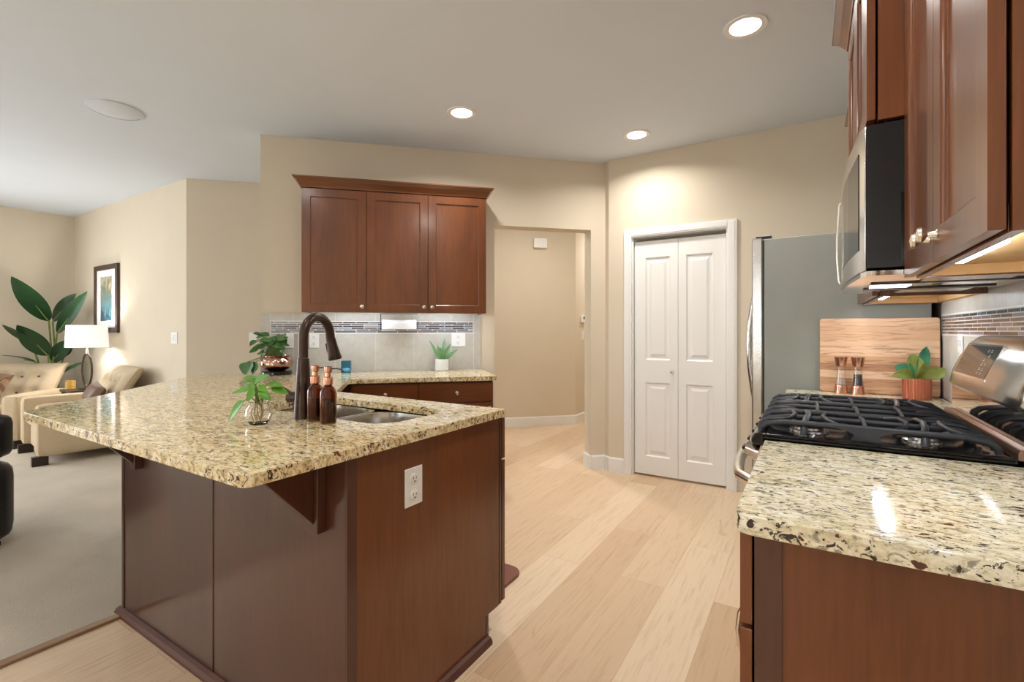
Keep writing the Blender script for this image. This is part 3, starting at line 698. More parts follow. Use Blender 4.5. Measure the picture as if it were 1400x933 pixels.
# paper towel holder
t = Thing('paper_towel_holder', 'white paper towel roll on a black holder hung under the wall cabinet', 'paper towel holder', wc(1.043, -.17, 1.371), 45)
t.part('bracket', t.mb().box(-.150, -.144, -.012, .012, -.125, -.0005).box(-.150, .130, -.012, .012, -.0045, -.0005), 'black_plastic')
t.part('end_disc', t.mb().lathe([(0, 0), (.024, 0), (.024, .006), (0, .006)], (.1285, 0, -.085), 20, 'x'), 'black_plastic')
t.part('rod', t.mb().lathe([(.006, -.143), (.006, .127)], (0, 0, -.085), 12, 'x'), 'black_plastic', smooth=True)
t.part('paper_roll', t.mb().lathe([(.012, -.137), (.0355, -.137), (.036, -.136), (.036, .121), (.0355, .122), (.012, .122)], (0, 0, -.085), 32, 'x').box(-.137, .122, -.0365, -.0355, -.118, -.085), 'paper', smooth=True)

# agave
t = Thing('potted_agave', 'spiky pale green agave in a small white pot on the back counter', 'potted plant', wc(1.37, -.10, CZ1), 45)
t.part('pot', t.mb().lathe([(0, 0), (.048, 0), (.054, .005), (.055, .012), (.053, .092), (.051, .094), (.048, .092), (.047, .08), (0, .08)], seg=32), 'ceramic', smooth=True)
m = t.mb()
for (u, z, L, W, w) in ((-.55, 1, .18, .030, 0), (.15, 1, .19, .038, .3), (.42, 1, .155, .036, -.3), (.85, .75, .16, .030, .1), (-.15, 1, .12, .036, -.4), (-.25, 1.1, .14, .03, .4), (.6, 1, .12, .03, .5)):
    m.leaf((u * .02, w * .02, .082), (u, w, z), (-u * .3, -1, .3) if w <= 0.2 else (0, -1, .3), L, W, -.02 if u < .5 else .08, .4, 9, .35, .004)
t.part('leaves', m, 'leaf_agave', smooth=True)

# blue candle holder
t = Thing('candle_holder', 'small turquoise blue glass candle holder on the back counter left of centre', 'candle holder', wc(.64, -.14, CZ1), 45)
t.part('glass', t.mb().box(-.035, .035, -.035, .035, 0, .012).box(-.035, -.029, -.035, .035, .012, .092).box(.029, .035, -.035, .035, .012, .092).box(-.029, .029, .029, .035, .012, .092).box(-.029, .029, -.035, -.029, .012, .092), plain('turquoise_glass', srgb(36, 122, 150), .12, vary=.2, vs=40, Transmission_Weight=.35))
t.part('pebbles', t.mb().cushion(-.033, .036, -.042, .02, .002, .045, .022, 4), plain('blue_ceramic', srgb(90, 176, 216), .25, vary=.2, vs=60), smooth=True)

# hall items
HM = Matrix.Translation((-2.992, 5.478, 2.372)) @ Matrix.Rotation(R_(45), 4, 'Z')
t = Thing('door_chime', 'white door chime box high on the hallway wall', 'door chime', (-2.992, 5.478, 2.372), 45)
t.part('cover', t.mb().box(-.088, .088, -.055, -.001, -.062, .062), 'plastic', bevel=.006)
t.part('base', t.mb().box(-.078, .078, -.012, -.0006, -.066, -.0625), 'plastic')
t = Thing('thermostat', 'white thermostat on the hallway side wall', 'thermostat', (-2.64, 6.05, 1.40), 90)
t.part('body', t.mb().box(-.06, .06, -.03, -.001, -.05, .05), 'plastic', bevel=.004)
t.part('screen', t.mb().box(-.03, .03, -.0312, -.0303, -.005, .03), 'slot')
outlet('wall_switch', Matrix.Translation((-2.64, 6.06, 1.17)) @ Matrix.Rotation(R_(90), 4, 'Z'), 'white rocker switch below the thermostat in the hallway', kind='rocker', cat='switch')

# ------------------------------------------------------------------ right run
RW = Matrix.Rotation(R_(-90), 4, 'Z')      # local x -> -world y, local -y -> -world x
M['tileR'] = brickmat('travertine_tile_right', 1, .305, .305, .0022, 0, [(0, srgb(206, 204, 198)), (1, srgb(216, 214, 208))], srgb(190, 186, 178), loc=(.02 + .305 * 4, .0), rough=.35, mottle=.6)
M['mosR'] = brickmat('glass_mosaic_right', 1, .11, .0145, .0021, .41, mos, srgb(222, 222, 220), loc=(5, -1.2215), rough=.15, interp='CONSTANT')
bs = Thing('tile_backsplash', 'grey travertine tile backsplash with glass mosaic band behind the gas range', 'backsplash', (.55, 2.2, 0))
bs.part('tiles', MB().box(.5405, .5494, .5, 3.083, CZ1 + .001, 1.43), 'tileR')
bs.part('mosaic_band', MB().box(.5375, .5402, .5, 3.058, 1.2215, 1.3085), 'mosR')
bs.part('liner', MB().box(.5368, .5402, .5, 3.066, 1.2145, 1.2212).box(.5368, .5402, .5, 3.066, 1.3088, 1.3155).box(.5368, .5402, 3.0585, 3.066, 1.2213, 1.3087), 'white')
outlet('power_outlet', Matrix.Translation((.5405, 2.72, 1.165)) @ RW, 'white power outlet on the tile partly behind the range control panel')

XF = .2065
def upper(name, y0, y1, z0, z1, xf, label, doors, crown_h=.07, knobs='pair'):
    t = Thing(name, label, 'cabinet', (.54, (y0 + y1) / 2, 0), -90)
    a0, a1 = -(y1 - y0) / 2, (y1 - y0) / 2; yf = xf - .54; wd = .016
    m = t.mb().box(a0, a0 + wd, yf + .0245, -.001, z0, z1).box(a1 - wd, a1, yf + .0245, -.001, z0, z1).box(a0 + wd, a1 - wd, yf + .0245, -.001, z1 - .02, z1)
    t.part('carcass', m, 'cherry')
    t.part('bottom', t.mb().box(a0 + wd, a1 - wd, yf + .042, -.002, z0 + .028, z0 + .04).box(a0 + wd, a1 - wd, -.02, -.002, z0 + .004, z0 + .028), 'cab_inside')
    t.part('bottom_rail', t.mb().box(a0 + wd, a1 - wd, yf + .024, yf + .04, z0, z0 + .04), 'cherry_y')
    t.part('top_rail', t.mb().box(a0 + wd, a1 - wd, yf + .024, yf + .04, z1 - .04, z1 - .0205), 'cherry_y')
    for q in (a0 + wd, a1 - wd - .004): t.part('side_lining', t.mb().box(q, q + .004, yf + .042, -.021, z0 + .003, z0 + .0275), 'cab_inside')
    n = doors; w = (a1 - a0) / n
    for i in range(n):
        a, b = a0 + w * i + .0015, a0 + w * (i + 1) - .0015
        dd = t.part('door', t.mb().slab(a, b, z0 + .003, z1 - .008, yf, .0195, [(a + .056, b - .056, z0 + .062, z1 - .064)], ((0, 0), (.006, .004), (.007, .011))), 'cherry', bevel=.002)
        if knobs: knob(t, b - .032 if i == 0 else a + .032, yf - .0005, z0 + .052, dd)
    t.part('crown', t.mb().add(*crown(a0, a1, yf, z1 - .002, crown_h, .052)), 'cherry_y')
    return t
upper('wall_cabinet', .905, 1.597, 1.372, 2.27, XF, 'cherry wall cabinet with two glossy doors in the right foreground', 2)
upper('wall_cabinet', 1.600, 2.362, 1.80, 2.37, .128, 'cherry cabinet directly above the black and steel microwave', 2, knobs=None)
upper('wall_cabinet', 2.365, 3.07, 1.372, 2.27, XF, 'cherry wall cabinet between microwave and refrigerator, mostly hidden', 2)
solo('under_cabinet_light', MB().box(.250, .285, 1.13, 1.42, 1.386, 1.3995), 'led', 'bright light strip under the foreground cabinet at right', 'light strip', loc=(.27, 1.27, 1.386), group='light strips under the cabinets')
solo('under_cabinet_light', MB().box(.255, .29, 2.50, 2.86, 1.386, 1.3995), 'led', 'light strip shining beneath the cabinet beyond the microwave', 'light strip', loc=(.27, 2.68, 1.386), group='light strips under the cabinets')

# near base cabinet
t = Thing('base_cabinet', 'cherry base cabinet with end panel in the right foreground under cream granite', 'cabinet', (.22, 1.27, 0), -90)
b0, b1 = -.324, .315          # local x : world y = 1.27 - x
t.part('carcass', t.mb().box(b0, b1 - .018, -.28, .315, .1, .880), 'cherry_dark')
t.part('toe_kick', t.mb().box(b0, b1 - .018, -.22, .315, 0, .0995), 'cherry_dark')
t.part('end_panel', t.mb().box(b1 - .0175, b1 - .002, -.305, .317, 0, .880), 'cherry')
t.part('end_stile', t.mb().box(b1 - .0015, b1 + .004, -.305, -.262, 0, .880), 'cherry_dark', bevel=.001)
t.part('face_frame', t.mb().box(b0, b1 - .018, -.300, -.2805, .1, .880), 'cherry')
for (z0, z1) in ((.712, .876), (.11, .704)):
    a, b = b0 + .003, b1 + .004
    f_ = t.part('drawer_front' if z0 > .5 else 'door', t.mb().slab(a, b, z0, z1, -.328, .0195, [(a + .05, b - .05, z0 + .05, z1 - .05)] if z0 < .5 else []), 'cherry', bevel=.002)
    if z0 < .5:
        t.part('handle', t.mb().tube([(.02, -.329, .45), (.02, -.345, .455), (.02, -.362, .49), (.02, -.367, .53), (.02, -.362, .57), (.02, -.345, .605), (.02, -.329, .61)], .006, 10), 'nickel', f_, smooth=True, label='curved satin nickel pull')
# far base cabinet
t = Thing('base_cabinet', 'cherry base cabinet between gas range and refrigerator, almost hidden', 'cabinet', (.22, 2.72, 0), -90)
t.part('carcass', t.mb().box(-.345, .345, -.305, .315, .1, .880), 'cherry')
t.part('toe_kick', t.mb().box(-.345, .345, -.22, .315, 0, .0995), 'cherry_dark')
t.part('door', t.mb().slab(-.343, .343, .11, .876, -.328, .0195, [(-.28, .28, .17, .80)]), 'cherry')

# ------------------------------------------------------------------ gas range
Y0, Y1 = 1.600, 2.365; YM = (Y0 + Y1) / 2
rg = Thing('gas_range', 'stainless gas range with black cooktop, iron grates and tilted control panel', 'range', (.2, YM, 0))
rg.part('body', MB().box(-.095, .53, Y0 + .003, Y1 - .003, .05, .905), 'steel')
rg.part('foot', MB().box(-.06, .50, Y0 + .03, Y1 - .03, 0, .0495), 'black_plastic')
rg.part('oven_door', MB().slab(-.001, .001, 0, .001, 0, .001) and MB(Matrix.Translation((-.095, YM, 0)) @ RW).slab(-.375, .375, .20, .80, -.035, .034, [(-.28, .28, .34, .62)], ((0, 0), (.003, .002))), 'steel', bevel=.004)
rg.part('drawer', MB(Matrix.Translation((-.095, YM, 0)) @ RW).slab(-.375, .375, .06, .19, -.03, .029), 'steel', bevel=.004)
# sloped knob fascia
rg.part('fascia', MB().prism_ax([(-.0955, .808), (-.145, .808), (-.150, .82), (-.125, .898), (-.0955, .903)], Y0 + .003, Y1 - .003, 'y'), 'steel')
for i in range(5):
    y = Y0 + .085 + i * (Y1 - Y0 - .17) / 4
    nrm = Vector((-.95, 0, .3)).normalized(); c0 = Vector((-.139, y, .857))
    kb = rg.part('knob', MB().tube([c0, c0 + nrm * .012], .027, 20).tube([c0 + nrm * .0125, c0 + nrm * .038, c0 + nrm * .041], [.023, .020, .016], 20), 'steel_mirror', smooth=True)
    rg.part('knob_grip', MB().tube([c0 + nrm * .0415 + Vector((0, -.019, 0)), c0 + nrm * .0415 + Vector((0, .019, 0))], .006, 8), 'black_plastic', kb)
hpts = []
for i in range(13):
    u = i / 12; y = Y0 + .045 + u * (Y1 - Y0 - .09); bow = math.sin(math.pi * u) ** .22 if 0 < u < 1 else 0
    hpts.append((-.131 - .085 * bow, y, .765 - .0 + .012 * bow))
rg.part('oven_handle', MB().tube(hpts, [.017] * 13, 14), 'nickel', smooth=True)
# cooktop pan
pan = MB().box(-.118, .418, Y0 - .004, Y1 + .004, .9165, .926)
pan.box(-.130, .418, Y0 - .004, Y0 + .012, .926, .934).box(-.130, .418, Y1 - .012, Y1 + .004, .926, .934).prism_ax([(-.118, .895), (-.150, .9), (-.152, .915), (-.142, .932), (-.118, .936)], Y0 - .004, Y1 + .004, 'y')
rg.part('cooktop', pan, 'black', bevel=.004)
bur = [(-.005, Y0 + .15, .040), (.265, Y0 + .15, .034), (.13, YM, .045), (-.005, Y1 - .15, .034), (.265, Y1 - .15, .040)]
for (bx_, by_, r) in bur:
    b_ = rg.part('burner', MB().lathe([(r * 1.35, .9265), (r * 1.3, .932), (r, .934), (r * .95, .940)], (bx_, by_, 0), 24), 'steel', smooth=True)
    rg.part('burner_cap', MB().lathe([(0, .9405), (r * .98, .9405), (r, .944), (r * .9, .949), (0, .950)], (bx_, by_, 0), 24), 'iron', b_, smooth=True)
# grates
def rail(m, y, x0, x1, zt=.968, r=.0085, drop=.934, k=.06, flat=.65):
    m.tube([(x0, y, drop), (x0 + .003, y, drop + .014), (x0 + k * .3, y, zt - .008), (x0 + k, y, zt), ((x0 + x1) / 2, y, zt), (x1 - k, y, zt), (x1 - k * .3, y, zt - .008), (x1 - .003, y, drop + .014), (x1, y, drop)], r, 8, flat)
for gi in range(3):
    w = (Y1 - Y0 - .03) / 3; ya = Y0 + .015 + gi * w + .004; yb = ya + w - .008; ym = (ya + yb) / 2
    m = MB()
    for y in (ya + .006, yb - .006): rail(m, y, -.128, .392)
    rail(m, ym, -.13, .394, k=.07)
    for y in (ya + .05, yb - .05):      # short front and rear fingers
        m.tube([(-.132, y, .935), (-.129, y, .952), (-.11, y, .966), (-.06, y, .970), (-.035, y, .966)], [.0085, .0085, .008, .007, .005], 8, .7)
        m.tube([(.394, y, .935), (.391, y, .952), (.372, y, .966), (.32, y, .970), (.295, y, .966)], [.0085, .0085, .008, .007, .005], 8, .7)
    if gi != 1:
        for cx_ in (-.005, .265):       # arched bars crossing over the burner, high in the middle
            m.tube([(cx_ - .012, ya + .002, .936), (cx_ - .012, ya + .010, .962), (cx_ - .006, ya + .05, .978), (cx_, ym, .982), (cx_ - .006, yb - .05, .978), (cx_ - .012, yb - .010, .962), (cx_ - .012, yb - .002, .936)], [.009, .009, .008, .0075, .008, .009, .009], 8, .7)
            for sg in (-1, 1):
                m.tube([(cx_ + sg * .075, ya + .02, .968), (cx_ + sg * .045, ya + .05, .975), (cx_ + sg * .036, ym, .977), (cx_ + sg * .045, yb - .05, .975), (cx_ + sg * .075, yb - .02, .968)], .0065, 8, .8)
    else:
        for cx_ in (.02, .24): m.tube([(cx_, ya + .002, .960), (cx_, ya + .04, .974), (cx_, ym, .978), (cx_, yb - .04, .974), (cx_, yb - .002, .960)], .008, 8, .7)
    m.tube([(.13, ya + .002, .962), (.13, ym, .974), (.13, yb - .002, .962)], .008, 8, .7)
    for y in (ya, yb - .010):            # broad arched web halfway along each side
        m.prism_ax([(.095, .9345), (.103, .950), (.085, .960), (.05, .966), (.05, .972), (.21, .972), (.21, .966), (.175, .960), (.157, .950), (.165, .9345)], y, y + .010, 'y')
    rg.part('grate', m, 'iron', smooth=50)
# back: polished riser, ledge and tilted control panel
rg.part('ledge', MB().prism_ax([(.419, .9265), (.419, .942), (.423, .953), (.442, .955), (.442, .9265)], Y0 + .004, Y1 - .004, 'y'), plain('steel_wood_reflection', srgb(150, 120, 104), .3, .9), bevel=.002)  # steel ledge with the brown reflection of wood put into its colour
rg.part('riser', MB().box(.4425, .53, Y0 + .006, Y1 - .006, .9265, 1.075), 'steel_mirror')
cp = MB()
prof = [(.428, 1.040), (.418, 1.052), (.428, 1.10), (.448, 1.15), (.478, 1.20), (.502, 1.222), (.53, 1.222), (.53, 1.079), (.52, 1.0765), (.44, 1.0765)]
def shell(yv, f):
    cx_, cz_ = .5, 1.12
    return [(.53 - (.53 - x) * (f if x < .52 else 1), yv, cz_ + (z - cz_) * (f ** .9)) for x, z in prof]
ys = [(Y0 + .003, .72), (Y0 + .006, .86), (Y0 + .014, .95), (Y0 + .03, 1.), (Y0 + .2, 1.), (Y1 - .2, 1.), (Y1 - .12, .985), (Y1 - .06, .94), (Y1 - .025, .86), (Y1 - .008, .74), (Y1 + .004, .5)]
vs = []; 
for yv, f in ys: vs += shell(yv, f)
k = len(prof); fs = [tuple(range(k)), tuple(range((len(ys) - 1) * k, len(ys) * k))[::-1]]
for i in range(len(ys) - 1):
    for j in range(k): fs.append((i * k + j, i * k + (j + 1) % k, (i + 1) * k + (j + 1) % k, (i + 1) * k + j))
cpo = rg.part('control_panel', MB().add(vs, fs), 'steel', smooth=50)
# display in the panel plane
pa = Vector((.4245, 0, 1.075)); pb = Vector((.4745, 0, 1.198)); 
def pquad(y0, y1, u0, u1, off):
    ax = pb - pa; n_ = Vector((-ax.z, 0, ax.x)).normalized()
    P = [pa + ax * u0 + Vector((0, y0, 0)), pa + ax * u0 + Vector((0, y1, 0)), pa + ax * u1 + Vector((0, y1, 0)), pa + ax * u1 + Vector((0, y0, 0))]
    vs = [p + n_ * off for p in P] + [p - n_ * .01 for p in P]
    return vs, [(0, 1, 2, 3), (7, 6, 5, 4), (0, 4, 5, 1), (1, 5, 6, 2), (2, 6, 7, 3), (3, 7, 4, 0)]
bz = rg.part('display_bezel', MB().add(*pquad(1.895, 2.255, .10, .96, .006)), 'steel_mirror', cpo)
rg.part('display', MB().add(*pquad(1.905, 2.245, .15, .91, .007)), plain('black_glass', srgb(12, 12, 14), .05, vary=.05), cpo)
m = MB()
for r_ in range(2):
    for j in range(6):
        if (r_ * 7 + j * 3) % 5 == 4: continue
        yy = 1.955 + r_ * .03; u = .22 + j * .11
        m.add(*pquad(yy, yy + .014, u, u + .018, .0076)); m.add(*pquad(yy + .003, yy + .011, u + .04, u + .055, .0076))
rg.part('key_legends', m, plain('pale_print', srgb(200, 205, 205), .5, vary=.02), cpo)

# ------------------------------------------------------------------ microwave
mw = Thing('microwave', 'over-the-range microwave with black side and stainless door under a cherry cabinet', 'microwave', (.3, YM, 1.395))
mw.part('body', MB().box(.128, .535, Y0 + .002, Y1 - .004, 1.405, 1.790), 'black_plastic', bevel=.002)
mw.part('side_ribs', MB().box(.20, .235, Y0 - .0005, Y0 + .0015, 1.42, 1.60).box(.27, .40, Y0 - .0005, Y0 + .0015, 1.44, 1.73), 'black')
dprof = [(Y0 + .001, .124), (Y0 + .05, .114), (Y0 + .25, .102), (YM, .098), (Y1 - .25, .098), (Y1 - .05, .102), (Y1 - .005, .110)]
poly = [(x, y) for y, x in dprof] + [(.1275, Y1 - .005), (.1275, Y0 + .001)]
mdoor = mw.part('door', MB().prism(poly, 1.398, 1.788), 'steel', smooth=30, bevel=.002)
mw.part('door_window', MB().prism([(x - .0012, y) for y, x in dprof[1:5]] + [(x + .004, y) for y, x in dprof[1:5]][::-1], 1.46, 1.73), 'black', mdoor)
mw.part('handle', MB().tube([(.098, Y1 - .10, 1.735), (.094, Y1 - .10, 1.72), (.088, Y1 - .10, 1.60), (.088, Y1 - .10, 1.52), (.094, Y1 - .10, 1.43), (.098, Y1 - .10, 1.42)], .0045, 10), 'nickel', mdoor, smooth=True)
bt = mw.part('underside', MB().prism([(x + .004, y) for y, x in dprof] + [(.53, Y1 - .006), (.53, Y0 + .004)], 1.385, 1.3975), 'steel_mirror')
for (a, b) in ((Y0 + .04, Y0 + .22), (Y1 - .20, Y1 - .04)): mw.part('grease_filter', MB().box(.27, .46, a, b, 1.381, 1.3845), 'steel', bt)
mw.part('lamp_lens', MB().box(.17, .27, 1.95, 2.04, 1.3815, 1.3845), 'hoodlamp', bt)
for yy in (1.86, 2.10): mw.part('vent_slot', MB().box(.16, .50, yy, yy + .035, 1.381, 1.3845), 'black_plastic', bt)

# ------------------------------------------------------------------ refrigerator
fr = Thing('refrigerator', 'tall refrigerator with grey side and stainless door beyond the range', 'refrigerator', (.1, 3.54, 0))
fr.part('body', MB().box(-.225, .505, 3.09, 3.99, .02, 1.762), 'fridge_side', bevel=.004)
fr.part('foot', MB().box(-.18, .48, 3.12, 3.96, 0, .0195), 'black_plastic')
for k_, (a, b, z0, z1) in enumerate(((3.092, 3.538, .62, 1.772), (3.542, 3.988, .62, 1.772), (3.092, 3.988, .06, .61))):
    d_ = fr.part('door', MB().box(-.290, -.233, a, b, z0, z1), 'steel', bevel=.008, seg=3)
    if k_ < 2:
        yy = 3.49 if k_ == 0 else 3.59
        fr.part('handle', MB().tube([(-.2905, yy, .78), (-.315, yy, .80)] + [(-.320 - .028 * math.sin(math.pi * i / 10), yy, .82 + .62 * i / 10) for i in range(11)] + [(-.315, yy, 1.46), (-.2905, yy, 1.48)], .013, 12), 'steel_mirror', d_, smooth=True)
    fr.part('gasket', MB().box(-.2325, -.2255, a + .01, b - .01, z0 + .01, z1 - .015), 'black_plastic', d_)
fr.part('hinge_cover', MB().box(-.27, -.19, 3.11, 3.16, 1.7725, 1.784), 'black_plastic', bevel=.003)

# cutting board, mills, small plant
solo('cutting_board', MB(Matrix.Translation((0, 3.072, CZ1 + .001)) @ Matrix.Rotation(R_(-1.0), 4, 'X')).prism_ax([(a, b) for a, b in rrect(.042, .530, 0, .385, .012, 3)], -.030, 0, 'y'), 'teak', 'large teak cutting board leaning against the grey refrigerator side', 'cutting board', loc=(.28, 3.05, CZ1), bevel=.004)
def mill(x, y, label, fill, kind):
    t = Thing('spice_mill', label, 'spice mill', (x, y, CZ1), 0, 'copper spice mills by the cutting board')
    t.part('base', t.mb(Matrix.Scale(1.25, 4)).lathe([(0, 0), (.024, 0), (.0245, .004), (.022, .018), (.0222, .022), (.0205, .036), (0, .036)], seg=28), 'copper', smooth=35)
    b = t.part('body', t.mb(Matrix.Scale(1.25, 4)).lathe([(.0185, .0365), (.0165, .06), (.0145, .09), (.0145, .113), (.013, .113), (.013, .09), (.015, .06), (.017, .038)], seg=28), 'glass', smooth=True)
    t.part('filling', t.mb(Matrix.Scale(1.25, 4)).lathe([(0, .0385), (.0168, .0385), (.0148, .06), (.0132, .082 if kind else .06), (0, .083 if kind else .061)], seg=20), fill, b, smooth=True)
    t.part('cap', t.mb(Matrix.Scale(1.25, 4)).lathe([(0, .1135), (.018, .1135), (.0185, .118), (.0235, .150), (.0235, .152), (0, .152)], seg=28), 'copper', smooth=35)
mill(.132, 2.985, 'copper and glass mill with pale pink salt, the left one of the pair', plain('pink_salt', srgb(226, 196, 186), .7, vary=.2, vs=300), 0)
mill(.202, 2.97, 'copper and glass mill with dark peppercorns, the right one of the pair', plain('peppercorns', srgb(50, 46, 48), .6, vary=.6, vs=400), 1)
t = Thing('potted_plant', 'small leafy plant in a ribbed copper pot in the counter corner', 'potted plant', (.425, 2.93, CZ1))
t.part('pot', t.mb(Matrix.Scale(1.22, 4)).lathe([(0, 0), (.042, 0), (.044, .004), (.045, .078), (.043, .080), (.041, .078), (.040, .068), (0, .068)], seg=60, ribs=1), plain('brushed_copper_pot', srgb(186, 108, 80), .42, .6, vary=.05), smooth=20)
m1, m2 = t.mb(Matrix.Scale(1.22, 4)), t.mb(Matrix.Scale(1.22, 4))
for (mm, u, w, z, L, W, dr_) in ((m1, -1, -.2, .75, .135, .05, .45), (m1, .1, .3, 1, .115, .07, .1), (m1, .8, -.7, .9, .10, .055, .2), (m1, -.2, -.6, 1, .09, .05, .1), (m2, -.7, .2, 1, .115, .062, .35), (m2, .7, .4, 1.3, .155, .045, .05)):
    d_ = CR * u + CF * w + UP * z
    mm.leaf(d_ * .008 + UP * .068, d_, UP * .4 - CF * 1. , L, W, dr_, .3, 9, .55)
t.part('leaves', m1, 'leaf_olive', smooth=True); t.part('top_leaves', m2, 'leaf_teal', smooth=True, label='glossy teal green leaves')

# ------------------------------------------------------------------ ceiling fixtures
for i, (x, y, lab) in enumerate(((-.274, 2.616, 'round recessed ceiling light nearest the right cabinets, largest in view'), (-2.04, 2.62, 'round recessed ceiling light above the peninsula, leftmost of the three'), (-1.131, 3.62, 'round recessed ceiling light near the pantry door corner'))):
    t = Thing('recessed_light', lab, 'ceiling light', (x, y, H), 0, 'recessed ceiling lights')
    t.part('trim_ring', t.mb().lathe([(.072, -.004), (.098, -.005), (.100, -.0015), (.100, -.0005)], seg=40, cap=False).lathe([(.072, -.004), (.070, -.0005)], seg=40, cap=False), 'white', smooth=True)
    t.part('lens', t.mb().lathe([(0, -.0035), (.0705, -.0035), (.0705, -.0008), (0, -.0008)], seg=36), 'can', smooth=True)
    l = bpy.data.lights.new('downlight_or_fill', 'AREA'); l.shape = 'DISK'; l.size = .13; l.energy = 11; l.color = (1, .96, .91); l.spread = R_(150)
    lo = bpy.data.objects.new('downlight_or_fill', l); COL.objects.link(lo); lo.location = (x, y, H - .012)
t = Thing('ceiling_speaker', 'flat round white speaker grille on the living room ceiling', 'ceiling speaker', (-4.01, 1.34, H))
t.part('grille', t.mb().lathe([(0, -.009), (.140, -.009), (.145, -.007), (.145, -.0005)], seg=48), 'ceiling', smooth=True)
t.part('rim', t.mb().lathe([(.1455, -.0005), (.156, -.0005), (.156, -.007), (.1455, -.009)], seg=48, cap=False), 'ceiling', smooth=True)
# unseen fill lamps added under the ceiling to brighten kitchen, living room and hall
for (x, y, e_) in ((-.3, .8, 10), (-2.0, .6, 4), (-1.2, -1.2, 8), (-3.5, -1.2, 6), (-5.6, -.6, 10), (-2.3, 4.5, 17), (-2.1, 6.6, 16), (-4.6, 3.0, 6)):
    l = bpy.data.lights.new('downlight_or_fill', 'AREA'); l.shape = 'DISK'; l.size = .16; l.energy = e_ * 1.2; l.color = (1, .94, .89)
    lo = bpy.data.objects.new('downlight_or_fill', l); COL.objects.link(lo); lo.location = (x, y, H - .012)

# ------------------------------------------------------------------ living room
def armchair(name, label, loc, rot, w=1.0, d=.85):
    """faces local -y; back at +y"""
    t = Thing(name, label, 'armchair', loc, rot, None)
    hw = w / 2; aw = .16
    t.part('base', t.mb().cushion(-hw + aw + .002, hw - aw - .002, -.36 * d / .85, .30, .09, .30, .03), 'fabric', smooth=True)
    t.part('seat_cushion', t.mb().cushion(-hw + aw + .004, hw - aw - .004, -.40 * d / .85, .20, .302, .44, .05), 'fabric', smooth=True)
    for s in (-1, 1): t.part('arm', t.mb().cushion(min(s * hw, s * (hw - aw)), max(s * hw, s * (hw - aw)), -.42 * d / .85, .36, .09, .565, .04), 'fabric', smooth=True)
    # tufted, outward rolled back
    n, mm_ = 44, 28; vs = []; 
    for side in (0, 1):
        for j in range(mm_ + 1):
            v = j / mm_; z = .30 + .55 * v; wd = hw * (.76 + .16 * v); yb = .17 + .13 * v + .10 * v ** 3
            for i in range(n + 1):
                u = -1 + 2 * i / n; y = yb
                edge = (1 - abs(u) ** 8) * (1 - max(0, (v - .85) / .15) ** 2 * .8)
                if side == 0:
                    puff = .065 * edge
                    for bx_ in (-.55, -.18, .18, .55):
                        for bz_ in (.42, .74):
                            q = ((u - bx_) * hw) ** 2 + ((v - bz_) * .55) ** 2; puff -= .06 * math.exp(-q / .0050)
                    y -= puff
                else: y += .11 * (.4 + .6 * edge)
                vs.append((u * wd, y, z))
    k = (n + 1) * (mm_ + 1); fs = []
    for j in range(mm_):
        for i in range(n):
            a = j * (n + 1) + i; fs.append((a, a + 1, a + n + 2, a + n + 1)); fs.append((k + a, k + a + n + 1, k + a + n + 2, k + a + 1))
    for i in range(n):
        a = mm_ * (n + 1) + i; fs.append((a, a + 1, k + a + 1, k + a)); fs.append((i, k + i, k + i + 1, i + 1))
    for j in range(mm_):
        a = j * (n + 1); fs.append((a, a + n + 1, k + a + n + 1, k + a)); a += n; fs.append((a, k + a, k + a + n + 1, a + n + 1))
    b_ = t.part('backrest', t.mb().add(vs, fs), 'fabric', smooth=True)
    for bx_ in (-.55, -.18, .18, .55):
        for bz_ in (.42, .74):
            wd = hw * (.76 + .16 * bz_); yb = .17 + .13 * bz_ + .10 * bz_ ** 3
            t.part('button', t.mb().lathe([(.012, .004), (.012, -.003), (.008, -.006), (0, -.007)], (bx_ * wd, yb - .017, .30 + .55 * bz_), 10, 'y'), 'button', b_, smooth=True)
    for (sx, sy) in ((-1, -1), (1, -1), (-1, 1), (1, 1)):
        t.part('leg', t.mb().box(sx * (hw - .09) - .035, sx * (hw - .09) + .035, sy * .3 - .04 - (.0 if sy > 0 else .04), sy * .3 + .03, .0062, .0895), 'darkwood')
    return t
armchair('armchair', 'cream tufted armchair on the carpet, its back to the living room wall', (-6.33, 1.80, 0), -6, .96, .72)
armchair('armchair', 'cream tufted armchair at the far left, in front of the big leafy plant', (-7.60, 1.45, 0), 45, 1.0, .85)
def pillow(name, label, xf, w, h, th, mat):
    m = MB(xf); n = 12; vs = []
    for s in (-1, 1):
        for j in range(n + 1):
            for i in range(n + 1):
                u, v = -1 + 2 * i / n, -1 + 2 * j / n; pinch = 1 - .08 * (u * u * v * v)
                vs.append((u * w / 2 * (1 - .06 * (1 - v * v)) * 1, s * th / 2 * ((1 - u ** 4) * (1 - v ** 4)) ** .6, v * h / 2 * (1 - .06 * (1 - u * u))))
    k = (n + 1) ** 2; fs = []
    for j in range(n):
        for i in range(n):
            a = j * (n + 1) + i; fs.append((a, a + 1, a + n + 2, a + n + 1)); fs.append((k + a, k + a + n + 1, k + a + n + 2, k + a + 1))
    m.add(vs, fs)
    l = xf.to_translation()
    return solo(name, m, mat, label, 'pillow', loc=tuple(l), smooth=True)
pillow('throw_pillow', 'brown throw pillow on the cream armchair against the wall', Matrix.Translation((-6.15, 1.88, .60)) @ Matrix.Rotation(R_(-28), 4, 'X') @ Matrix.Rotation(R_(12), 4, 'Y'), .32, .22, .12, 'throw')
